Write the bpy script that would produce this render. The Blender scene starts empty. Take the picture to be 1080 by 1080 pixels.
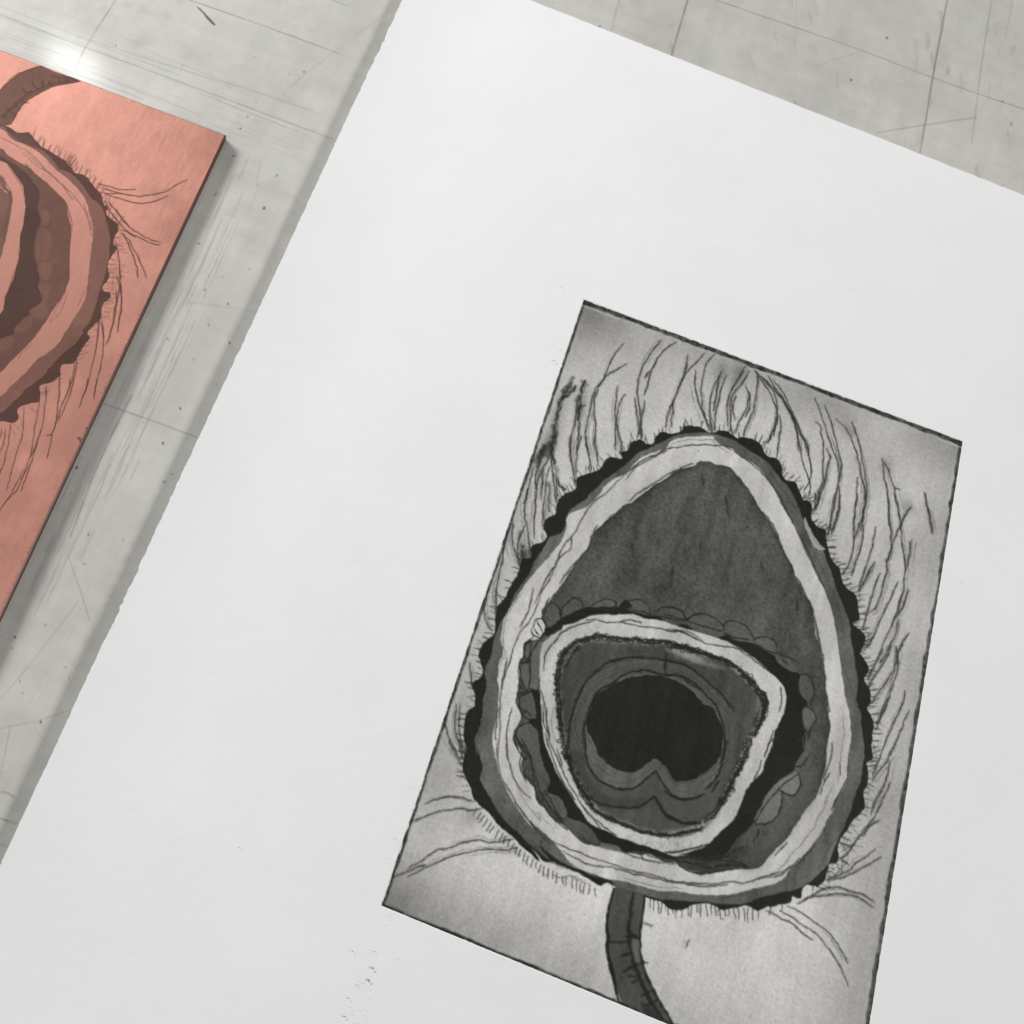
import bpy, math, random
import numpy as np

# ------------------------------------------------------------------ units: metres; MM = one millimetre
MM = 0.001
rng = np.random.default_rng(7)
random.seed(7)
scene = bpy.context.scene

# ------------------------------------------------------------------ camera (solved from the plate mark: a 100 mm wide rectangle)
FOC, CX, CY, PIX = 1064.5, 320.0, 540.0, 1080.0
PW = 100.0                                            # width of the printed plate mark, mm
CORN = [(615.5, 315.5), (1015.5, 465.5), (903.6, 1162.7), (402.0, 955.0)]


def homog(src, dst):
    A = []
    for (x, y), (u, v) in zip(src, dst):
        A += [[x, y, 1, 0, 0, 0, -u * x, -u * y, -u], [0, 0, 0, x, y, 1, -v * x, -v * y, -v]]
    return np.linalg.svd(np.array(A, float))[2][-1].reshape(3, 3)


_H = homog([(0, 0), (1, 0), (1, 1), (0, 1)], [((x - CX) / FOC, (y - CY) / FOC) for x, y in CORN])
if _H[2, 2] < 0:
    _H = -_H
_l = 1 / np.linalg.norm(_H[:, 0])
_a = _H[:, 0] * _l
ASP = np.linalg.norm(_H[:, 1]) * _l                   # height / width
_b = _H[:, 1] * _l / ASP
_b = _b - _a * (_a @ _b)
_b /= np.linalg.norm(_b)
_n = np.cross(_a, _b)
_t = _H[:, 2] * _l * PW
PH = PW * ASP
RW = np.array([_a, -_b, -_n])                         # world axes in camera space
ZP = 0.45                                             # height of the printed face above the table, mm
CAM = RW @ (-_t) + np.array([0, 0, ZP])               # camera centre, mm


def at(px, py, z=ZP):
    """photo pixel -> point (mm) on the horizontal plane at height z"""
    d = RW @ np.stack([(np.asarray(px, float) - CX) / FOC, (np.asarray(py, float) - CY) / FOC,
                       np.ones_like(np.asarray(px, float))])
    k = (z - CAM[2]) / d[2]
    return CAM[0] + k * d[0], CAM[1] + k * d[1]


cam_data = bpy.data.cameras.new("camera")
cam = bpy.data.objects.new("camera", cam_data)
scene.collection.objects.link(cam)
scene.camera = cam
cam_data.sensor_width = 36
cam_data.sensor_fit = 'HORIZONTAL'
cam_data.lens = 36 * FOC / PIX
cam_data.shift_x = (PIX / 2 - CX) / PIX
cam_data.shift_y = 0.0
cam_data.clip_start = 0.01
cam_data.clip_end = 20
from mathutils import Matrix
_R = RW @ np.diag([1, -1, -1])
cam.matrix_world = Matrix([[*_R[i], CAM[i] * MM] for i in range(3)] + [[0, 0, 0, 1]])

# ------------------------------------------------------------------ world and lamps
world = bpy.data.worlds.new("World")
scene.world = world
world.use_nodes = True
world.node_tree.nodes["Background"].inputs[0].default_value = (0.93, 0.97, 1.0, 1)
world.node_tree.nodes["Background"].inputs[1].default_value = 0.095


def area(name, loc_mm, target_mm, sx, sy, power, col=(1, 1, 1), shape='RECTANGLE'):
    d = bpy.data.lights.new(name, 'AREA')
    d.shape = shape
    d.size, d.size_y = sx * MM, sy * MM
    d.energy = power
    d.color = col
    o = bpy.data.objects.new(name, d)
    scene.collection.objects.link(o)
    o.location = [c * MM for c in loc_mm]
    from mathutils import Vector
    v = Vector([(b_ - a_) for a_, b_ in zip(loc_mm, target_mm)])
    o.rotation_euler = v.to_track_quat('-Z', 'Y').to_euler()
    return o


# window light low on the left, window light low on the right, soft ceiling light
area("window_lamp_left", (-850, 360, 272), (-20, -40, 0), 360, 115, 15.6, (1.0, 0.995, 0.99))
area("window_lamp_right", (3000, 260, 1520), (0, -40, 0), 620, 620, 106, (1.0, 0.985, 0.97))


def mirror_spot(px, py, dist):
    x, y = at(px, py, 0.0)
    p = np.array([x, y, 0.0])
    d = p - CAM
    d /= np.linalg.norm(d)
    d[2] = -d[2]
    return p + d * dist, p


for i, (px, py) in enumerate([(66, 62), (91, 75)]):
    L, p = mirror_spot(px, py, 1500)
    area("ceiling_tube_lamp", tuple(L), tuple(p), 50, 40, 0.55, (1, 1, 1))

scene.view_settings.view_transform = 'Standard'
scene.view_settings.look = 'None'
scene.view_settings.exposure = 0.0
scene.view_settings.gamma = 1.0
scene.view_settings.use_curve_mapping = False
scene.render.resolution_x = scene.render.resolution_y = 1024
scene.render.engine = 'CYCLES'

# ------------------------------------------------------------------ tracing helpers
TILES = dict(a=(500, 300, 6), b=(680, 300, 6), c=(860, 380, 6), d=(480, 460, 6), e=(660, 460, 6), f=(840, 520, 6),
             g=(440, 620, 6), h=(560, 620, 6), i=(700, 620, 6), j=(820, 680, 6), k=(400, 780, 6), l=(560, 760, 6),
             m=(700, 760, 6), n=(780, 860, 6), o=(560, 900, 6), x=(640, 800, 3.375), z=(0, 0, 1),
             p=(0, 40, 7.714), q=(60, 100, 7.714), r=(0, 160, 7.714), s=(80, 220, 7.714), t=(0, 280, 7.714),
             u=(0, 400, 7.714), y=(700, 300, 3), w=(700, 600, 3), v=(380, 600, 3))


def pts(s):
    """'d 10,20 30,40 e 5,6' -> array of photo pixels"""
    out = []
    T = TILES['z']
    for w in s.split():
        if ',' in w:
            x, y = w.split(',')
            out.append((T[0] + float(x) / T[2], T[1] + float(y) / T[2]))
        else:
            T = TILES[w]
    return np.array(out)


def spline(P, sub=4, closed=False):
    P = np.asarray(P, float)
    n = len(P)
    if n < 3:
        return np.array([P[0] + (P[-1] - P[0]) * t for t in np.linspace(0, 1, sub + 1)])
    out = []
    rngi = range(n if closed else n - 1)
    for i in rngi:
        if closed:
            p0, p1, p2, p3 = P[(i - 1) % n], P[i], P[(i + 1) % n], P[(i + 2) % n]
        else:
            p0, p1, p2, p3 = P[max(i - 1, 0)], P[i], P[i + 1], P[min(i + 2, n - 1)]
        for k in range(sub):
            t = k / sub
            out.append(0.5 * ((2 * p1) + (p2 - p0) * t + (2 * p0 - 5 * p1 + 4 * p2 - p3) * t * t
                              + (3 * p1 - p0 - 3 * p2 + p3) * t ** 3))
    if not closed:
        out.append(P[-1])
    return np.array(out)


def vnoise(shape, cx, cy, seed):
    """smooth value noise in 0..1, cell size cx, cy samples"""
    r = np.random.default_rng(seed)
    h, w = shape
    gy, gx = int(h / cy) + 3, int(w / cx) + 3
    g = r.random((gy, gx))
    y = np.arange(h) / cy
    x = np.arange(w) / cx
    yi, xi = y.astype(int), x.astype(int)
    ty, tx = y - yi, x - xi
    ty, tx = ty * ty * (3 - 2 * ty), tx * tx * (3 - 2 * tx)
    A = g[yi] * (1 - ty)[:, None] + g[yi + 1] * ty[:, None]
    return A[:, xi] * (1 - tx) + A[:, xi + 1] * tx


def fbm(shape, c, seed, octs=4, ax=1.0, ay=1.0):
    out = np.zeros(shape)
    amp = tot = 0
    amp = 1.0
    for o in range(octs):
        out += amp * vnoise(shape, max(c * ax / 2 ** o, 1.01), max(c * ay / 2 ** o, 1.01), seed + o * 17)
        tot += amp
        amp *= 0.55
    return out / tot


def to_lin(v):
    v = np.asarray(v, float) / 255.0
    return np.where(v <= 0.04045, v / 12.92, ((np.maximum(v, 0) + 0.055) / 1.055) ** 2.4)


class Canvas:
    """a sheet of ink values (display greys) laid on a local rectangular grid; fx maps photo pixels -> grid cells"""

    def __init__(self, w, h, fx, base=200.0):
        self.w, self.h, self.fx = w, h, fx
        self.v = np.full((h, w), float(base))

    def cells(self, P):
        return self.fx(np.asarray(P, float))

    def poly_mask(self, P, soft=0):
        Q = self.cells(P)
        m = np.zeros((self.h, self.w))
        x0, y0 = Q[:, 0], Q[:, 1]
        x1, y1 = np.roll(x0, -1), np.roll(y0, -1)
        lo, hi = max(int(y0.min()) - 1, 0), min(int(y0.max()) + 2, self.h)
        S = 3
        for row in range(lo, hi):
            for s in range(S):
                yy = row - 0.5 + (s + 0.5) / S
                c = (y0 <= yy) != (y1 <= yy)
                if not c.any():
                    continue
                xs = np.sort(x0[c] + (yy - y0[c]) / (y1[c] - y0[c]) * (x1[c] - x0[c]))
                for a_, b_ in zip(xs[::2], xs[1::2]):
                    a_, b_ = a_ + 0.5, b_ + 0.5
                    if b_ <= 0 or a_ >= self.w:
                        continue
                    a_, b_ = max(a_, 0.0), min(b_, self.w - 1e-6)
                    ia, ib = int(a_), int(b_)
                    if ia == ib:
                        m[row, ia] += (b_ - a_) / S
                    else:
                        m[row, ia] += (ia + 1 - a_) / S
                        m[row, ia + 1:ib] += 1 / S
                        m[row, ib] += (b_ - ib) / S
        m = np.clip(m, 0, 1)
        if soft:
            m = blur(m, soft)
        return m

    def fill(self, P, val, alpha=1.0, soft=0, smooth=3, rough=0.0, tex=0.0, seed=1):
        P = spline(P, smooth, True) if smooth > 1 else np.asarray(P, float)
        if rough:
            r = np.random.default_rng(seed)
            P = P + r.normal(0, rough, P.shape)
        m = self.poly_mask(P, soft) * alpha
        self.v = self.v * (1 - m) + (val + (tex if isinstance(tex, np.ndarray) else 0)) * m
        return m

    def stroke(self, P, wid=1.0, val=40.0, alpha=0.8, taper=(0.5, 0.5), jit=0.18, smooth=4, uneven=0.35):
        """wid: full width in photo pixels"""
        P = spline(P, smooth)
        P = P + rng.normal(0, jit, P.shape)
        Q = self.cells(P)
        L = np.linalg.norm(P[-1] - P[0]) + 1e-6
        sc = np.linalg.norm(Q[-1] - Q[0]) / L if L > 1 else self.scale
        n = len(Q)
        tt = np.linspace(0, 1, n)
        prof = np.minimum(1, np.minimum(taper[0] + tt * 5, taper[1] + (1 - tt) * 5))
        un = 1 - uneven * rng.random(n)
        cov = {}
        x_lo, y_lo = np.floor(Q.min(0)).astype(int) - 4
        x_hi, y_hi = np.ceil(Q.max(0)).astype(int) + 5
        x_lo, y_lo = max(x_lo, 0), max(y_lo, 0)
        x_hi, y_hi = min(x_hi, self.w), min(y_hi, self.h)
        if x_hi <= x_lo or y_hi <= y_lo:
            return
        acc = np.zeros((y_hi - y_lo, x_hi - x_lo))
        for k in range(n - 1):
            p, q = Q[k], Q[k + 1]
            r = 0.5 * wid * sc * 0.5 * (prof[k] + prof[k + 1]) * (0.8 + 0.4 * un[k])
            pad = r + 1.2
            ax0, ax1 = int(max(min(p[0], q[0]) - pad, x_lo)), int(min(max(p[0], q[0]) + pad + 1.5, x_hi))
            ay0, ay1 = int(max(min(p[1], q[1]) - pad, y_lo)), int(min(max(p[1], q[1]) + pad + 1.5, y_hi))
            if ax1 <= ax0 or ay1 <= ay0:
                continue
            X, Y = np.meshgrid(np.arange(ax0, ax1), np.arange(ay0, ay1))
            d = q - p
            LL = d @ d + 1e-9
            t = np.clip(((X - p[0]) * d[0] + (Y - p[1]) * d[1]) / LL, 0, 1)
            dist = np.hypot(X - p[0] - t * d[0], Y - p[1] - t * d[1])
            c = np.clip(r + 0.5 - dist, 0, 1) * min(1.0, 2 * r + 0.3) * un[k]
            sl = acc[ay0 - y_lo:ay1 - y_lo, ax0 - x_lo:ax1 - x_lo]
            np.maximum(sl, c, out=sl)
        m = acc * alpha
        sub = self.v[y_lo:y_hi, x_lo:x_hi]
        self.v[y_lo:y_hi, x_lo:x_hi] = sub * (1 - m) + np.minimum(val, sub) * m

    def dot(self, x, y, r, val=40., alpha=0.9):
        """a small irregular pit or fleck"""
        n = rng.integers(5, 9)
        a_ = np.sort(rng.uniform(0, 2 * np.pi, n))
        el, ro = rng.uniform(.5, 1), rng.uniform(0, 3.14)
        k = r * .8 * rng.uniform(.55, 1.25, n)
        px, py = k * np.cos(a_), k * np.sin(a_) * el
        P = np.stack([x + px * math.cos(ro) - py * math.sin(ro), y + px * math.sin(ro) + py * math.cos(ro)], 1)
        Q = self.cells(P)
        x0, y0 = np.floor(Q.min(0)).astype(int) - 1
        x1, y1 = np.ceil(Q.max(0)).astype(int) + 2
        x0, y0, x1, y1 = max(x0, 0), max(y0, 0), min(x1, self.w), min(y1, self.h)
        if x1 <= x0 or y1 <= y0:
            return
        S = 4
        gx_, gy_ = np.meshgrid(x0 - .5 + (np.arange((x1 - x0) * S) + .5) / S, y0 - .5 + (np.arange((y1 - y0) * S) + .5) / S)
        ins = np.zeros(gx_.shape, bool)
        for (ax_, ay_), (bx_, by_) in zip(Q, np.roll(Q, -1, 0)):
            if ay_ == by_:
                continue
            c_ = (ay_ <= gy_) != (by_ <= gy_)
            ins ^= c_ & (gx_ < ax_ + (gy_ - ay_) / (by_ - ay_) * (bx_ - ax_))
        m = ins.reshape(y1 - y0, S, x1 - x0, S).mean((1, 3)) * alpha
        sub = self.v[y0:y1, x0:x1]
        self.v[y0:y1, x0:x1] = sub * (1 - m) + np.minimum(val, sub) * m


def blur(m, n):
    for _ in range(2):
        for ax in (0, 1):
            acc = np.zeros_like(m)
            for k in range(-n, n + 1):
                acc += np.roll(m, k, ax)
            m = acc / (2 * n + 1)
    return m


def creep(v, wx, wy):
    """bilinear resample of v with every point displaced by (wx, wy) cells"""
    h, w = v.shape
    yy, xx = np.mgrid[0:h, 0:w]
    x, y = np.clip(xx + wx, 0, w - 1.001), np.clip(yy + wy, 0, h - 1.001)
    xi, yi = x.astype(int), y.astype(int)
    tx, ty = x - xi, y - yi
    return (v[yi, xi] * (1 - tx) + v[yi, xi + 1] * tx) * (1 - ty) + (v[yi + 1, xi] * (1 - tx) + v[yi + 1, xi + 1] * tx) * ty


def lines(cv, text, wid=1.0, val=40, alpha=0.8, **kw):
    for s in text.strip().split('|'):
        if s.strip():
            cv.stroke(pts(s), wid, val, alpha, **kw)


# ------------------------------------------------------------------ scene helpers
def tag(o, label=None, cat=None, group=None, kind=None):
    for k, v in (('label', label), ('category', cat), ('group', group), ('kind', kind)):
        if v:
            o[k] = v


def empty(name, loc_mm):
    o = bpy.data.objects.new(name, None)
    scene.collection.objects.link(o)
    o.location = [c * MM for c in loc_mm]
    o.empty_display_size = 0.02
    return o


def np_mesh(name, V, F, mat, parent=None, col=None, smooth=True, attr='ink'):
    """V (n,3) world mm; F (m,4); col (n,3) linear colour per vertex"""
    me = bpy.data.meshes.new(name)
    off = np.array([c / MM for c in parent.location]) if parent is not None else np.zeros(3)
    V = (np.asarray(V) - off) * MM
    F = np.asarray(F, np.int32)
    me.vertices.add(len(V))
    me.vertices.foreach_set('co', V.astype(np.float32).ravel())
    me.loops.add(F.size)
    me.loops.foreach_set('vertex_index', F.ravel())
    me.polygons.add(len(F))
    me.polygons.foreach_set('loop_start', np.arange(0, F.size, F.shape[1], dtype=np.int32))
    me.polygons.foreach_set('use_smooth', np.full(len(F), smooth))
    me.update(calc_edges=True)
    if col is not None:
        a_ = me.color_attributes.new(attr, 'FLOAT_COLOR', 'POINT')
        c4 = np.ones((len(V), 4), np.float32)
        c4[:, :3] = col
        a_.data.foreach_set('color', c4.ravel())
    me.materials.append(mat)
    o = bpy.data.objects.new(name, me)
    scene.collection.objects.link(o)
    if parent is not None:
        o.parent = parent
    return o


def grid_faces(nx, ny, keep=None):
    i = np.arange(ny * nx).reshape(ny, nx)
    F = np.stack([i[:-1, :-1], i[1:, :-1], i[1:, 1:], i[:-1, 1:]], -1)
    if keep is not None:
        F = F[keep]
    return F.reshape(-1, 4)


def compact(V, F, C=None):
    used = np.zeros(len(V), bool)
    used[F.ravel()] = True
    idx = np.cumsum(used) - 1
    return V[used], idx[F], (C[used] if C is not None else None)


class Mat:
    def __init__(self, name):
        self.m = bpy.data.materials.new(name)
        self.m.use_nodes = True
        self.nt = self.m.node_tree
        self.b = self.nt.nodes['Principled BSDF']

    def n(self, typ, **kw):
        nd = self.nt.nodes.new(typ)
        for k, v in kw.items():
            setattr(nd, k, v)
        return nd

    def link(self, a_, b_):
        self.nt.links.new(a_, b_)

    def noise(self, scale, detail=4, rough=0.55, vec=None):
        nd = self.n('ShaderNodeTexNoise')
        nd.inputs['Scale'].default_value = scale
        nd.inputs['Detail'].default_value = detail
        nd.inputs['Roughness'].default_value = rough
        if vec is not None:
            self.link(vec, nd.inputs['Vector'])
        return nd

    def coord(self, rot=0.0, scale=(1, 1, 1)):
        g_ = self.n('ShaderNodeTexCoord')
        mp = self.n('ShaderNodeMapping')
        mp.inputs['Rotation'].default_value = (0, 0, rot)
        mp.inputs['Scale'].default_value = scale
        mp.vector_type = 'TEXTURE' if False else 'POINT'
        self.link(g_.outputs['Object'], mp.inputs['Vector'])
        return mp.outputs[0]

    def bump(self, sock, strength, dist):
        nd = self.n('ShaderNodeBump')
        nd.inputs['Strength'].default_value = strength
        nd.inputs['Distance'].default_value = dist
        self.link(sock, nd.inputs['Height'])
        self.link(nd.outputs[0], self.b.inputs['Normal'])
        return nd

    def attr_times_noise(self, attr, nz, lo, hi):
        at_ = self.n('ShaderNodeAttribute', attribute_name=attr)
        mr = self.n('ShaderNodeMapRange')
        mr.inputs['To Min'].default_value = lo
        mr.inputs['To Max'].default_value = hi
        mr.inputs['From Min'].default_value = 0.3
        mr.inputs['From Max'].default_value = 0.7
        self.link(nz, mr.inputs['Value'])
        vm = self.n('ShaderNodeVectorMath', operation='SCALE')
        self.link(at_.outputs['Color'], vm.inputs[0])
        self.link(mr.outputs[0], vm.inputs['Scale'])
        self.link(vm.outputs[0], self.b.inputs['Base Color'])

# ------------------------------------------------------------------ the etched design, traced band by band
C_OUT = pts("""d 265,1075 300,1040 330,1000 358,930 400,870 410,820 428,775 480,765 478,705 512,680 560,664 582,630 566,592
 560,558 592,508 634,490 640,440 670,380 722,352 765,325 774,265 830,243 882,225 922,205 940,165 985,135 1060,143
 a 930,1062 972,1050 984,1012 1010,988 1060,984 b 20,1015 52,1006 74,960 110,934 160,944 228,930 250,900 300,894 360,908
 400,934 442,935 470,918 530,934 582,970 622,964 700,984 742,1020 756,1060 e 898,128 952,142 984,186 990,240 1010,274
 1042,282 1080,298 f 38,38 66,44 94,72 98,112 90,150 130,214 182,232 192,300 206,380 240,440 280,480 286,550 330,608
 380,650 390,720 396,800 352,822 400,860 436,908 430,960 402,1006 j 530,60 560,110 580,158 550,198 556,240 586,290
 590,368 568,408 610,488 604,560 598,650 604,712 570,742 574,800 574,880 544,930 552,1020 525,1060 n 705,55 650,130
 624,200 634,262 618,300 572,302 550,350 540,402 500,448 468,440 428,438 402,460 395,512 372,520 335,512 328,542 270,560
 200,580 180,572 120,604 80,582 30,566 x 420,536 380,520 350,514 300,521 268,537 226,536 200,512 168,500 130,490
 o 700,262 600,236 540,216 512,196 480,180 440,202 402,186 362,156 310,130 l 380,990 310,964 250,944 150,902 90,888
 42,850 0,792 k 1020,770 960,722 900,670 850,620 790,570 740,520 700,470 650,420 602,380 584,320 560,260 530,200
 528,150 545,90 542,30 g 300,1070 310,1010 295,930 300,830 330,770 360,742 366,680 350,602 402,570 416,512 390,430
 420,350 480,290 494,200 500,132""")
C_GREY = pts("""d 350,1060 380,990 420,940 480,850 500,800 555,710 600,640 660,620 690,580 710,500 750,450 830,390
 890,330 980,250 1080,180 e 60,120 100,100 160,70 200,50 b 100,1000 160,970 230,945 320,940 400,940 460,950 560,985
 640,1020 e 700,35 800,100 880,150 960,240 1040,340 1080,420 f 40,170 100,280 170,370 190,430 230,520 260,620 300,720
 330,800 340,900 360,1000 j 490,80 500,170 510,260 505,370 530,440 535,540 550,640 545,740 530,850 500,930 480,1000
 n 670,50 610,180 560,300 430,430 330,470 130,520 0,555 x 350,510 200,500 130,480 o 640,240 550,225 500,165 400,140
 310,100 l 280,935 200,900 120,845 50,790 k 1080,760 1000,700 930,640 880,590 800,520 740,430 690,340 640,250 650,150
 620,60 g 380,1060 365,950 400,880 410,800 420,700 440,600 430,500 470,420 490,300 540,200 580,130 640,50""")
C_LIGHT = pts("""d 350,1080 400,1000 470,900 560,800 610,740 660,680 700,600 720,500 840,440 900,380 960,300 1040,250
 e 0,232 90,142 180,102 250,80 290,30 370,4 b 430,962 440,980 520,1040 580,1050 e 650,70 700,110 800,170 870,230
 930,320 990,430 1050,540 f 0,240 50,350 110,480 170,600 210,700 240,800 255,900 268,1000 j 385,40 400,120 410,200
 430,330 460,450 465,570 445,720 440,830 420,900 380,950 330,1050 m 1080,545 1050,600 1000,700 930,800 850,890 800,950
 740,1010 640,1050 x 440,480 370,485 300,480 250,470 200,470 130,455 60,435 o 500,160 450,145 380,120 300,95 230,60
 l 300,930 230,880 190,820 150,770 60,690 0,630 k 980,560 900,470 830,360 790,280 745,160 725,80 g 500,1070 475,990
 490,870 510,760 520,640 510,580 515,480 545,400 530,320 550,200 590,110 650,30""")
C_DARK = pts("""d 1080,430 1020,480 940,550 890,600 860,660 830,710 760,800 700,900 640,980 580,1070 g 850,50 800,120
 790,180 812,250 770,320 720,330 680,350 670,430 645,470 650,560 630,650 640,750 660,820 620,900 610,970 650,1040
 k 880,30 900,80 905,150 920,230 980,300 1000,380 1040,430 l 50,500 110,580 160,630 230,680 290,740 340,775 400,790
 480,800 540,820 620,830 700,850 760,850 850,890 920,900 1000,940 1080,955 m 180,960 250,975 330,960 400,950 480,935
 560,935 620,910 690,830 760,770 820,690 880,590 960,480 1000,380 1030,250 1040,100 i 1040,960 1055,870 1040,780
 1030,650 1020,520 1000,400 960,290 940,150 900,60 e 1080,900 1060,830 1000,720 960,620 900,530 830,420 760,310
 700,240 640,190 560,175 520,155 460,160 430,190 330,210 260,260 180,310 60,400""")
RING_TOP = pts("""h 90,292 95,250 130,240 190,190 290,145 370,118 460,123 560,125 640,148 740,172 820,188 820,208 640,178
 540,168 440,168 330,192 260,228 200,242 190,262 110,302""")
RING_RIGHT = pts("""i 340,315 400,298 450,325 570,350 630,390 700,430 720,470 790,520 862,545 850,600 870,680 910,732
 880,780 890,880 912,920 880,942 886,1020 m 905,60 885,110 885,190 840,270 820,320 740,370 700,410 650,470 620,540
 585,590 560,660 500,712 450,770 400,830 330,862 200,885 90,872 60,850 100,850 240,808 330,740 420,640 470,580 510,480
 550,400 620,330 640,262 690,170 700,80 i 700,900 770,740 778,670 740,600 690,550 610,470 520,400 440,350""")
RING_LEFT = pts("""g 712,638 772,645 770,590 785,560 775,640 790,740 800,880 l 70,0 75,50 95,140 130,250 180,360 250,470
 310,560 380,650 470,690 600,750 720,790 840,830 920,860 910,884 790,850 720,832 650,822 590,832 540,792 440,762
 400,702 330,642 240,612 228,560 180,482 100,442 122,372 72,250 50,100 20,10 g 760,900 700,830 752,822 746,720""")
C_IN_OUT = pts("""h 60,640 53,540 60,430 80,350 130,300 195,265 205,235 270,225 340,190 420,170 530,170 640,165 720,190
 820,205 930,240 1010,265 i 170,265 260,290 380,330 450,365 520,410 600,470 680,540 720,580 760,620 778,680 770,750
 750,820 710,900 690,970 m 690,150 640,262 620,330 550,400 510,470 470,580 430,640 350,710 290,780 190,820 90,855
 l 1000,845 920,860 840,830 720,790 600,750 470,690 380,650 310,560 250,470 180,360 130,250 90,140 75,50 h 75,900
 60,760""")
C_IN_IN = pts("""h 210,1060 190,980 170,860 160,720 150,600 155,510 180,420 220,370 300,320 380,300 460,300 560,310
 680,320 820,325 940,360 i 120,360 220,380 300,415 400,450 460,490 540,560 600,620 650,670 660,730 640,800 610,880
 560,960 520,1060 m 480,310 430,430 370,540 300,640 230,700 130,735 0,735 l 960,730 860,740 760,725 640,690 540,650
 420,590 350,500 300,420 250,310 220,230""")
C_RING = pts("""h 245,1040 245,930 260,800 310,660 400,540 500,470 620,430 740,440 850,450 960,480 i 100,470 180,520
 280,590 370,670 430,750 460,850 465,950 m 460,60 455,150 430,280 400,380 350,480 300,560 230,620 150,650 60,622
 l 840,560 780,470 740,510 680,545 560,545 470,530 400,500 330,410 270,290 250,180""")
C_RING2 = pts("""h 335,1000 335,920 360,780 420,680 500,610 600,540 700,520 830,540 960,570 i 180,610 260,680 330,760
 370,850 380,940 m 392,180 360,290 320,390 280,460 200,485 130,498 60,480 0,430 l 790,320 740,360 680,410 600,435
 520,420 430,370 370,290 345,200 343,60""")
C_HEART = pts("""h 420,1050 390,960 360,900 355,830 390,730 440,660 540,600 640,560 760,550 880,570 980,620 i 200,670
 250,730 310,760 350,830 370,880 370,960 m 365,200 330,270 240,340 180,375 90,380 50,350 10,290 l 820,262 790,242
 740,265 690,305 620,325 560,310 500,280 440,230 410,190""")
STEM = pts("""o 528,215 500,320 482,440 480,560 492,680 525,800 560,900 600,960 700,1000 820,1050 905,1082 830,970
 770,860 720,740 692,620 690,520 705,400 718,262 640,240""")

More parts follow.
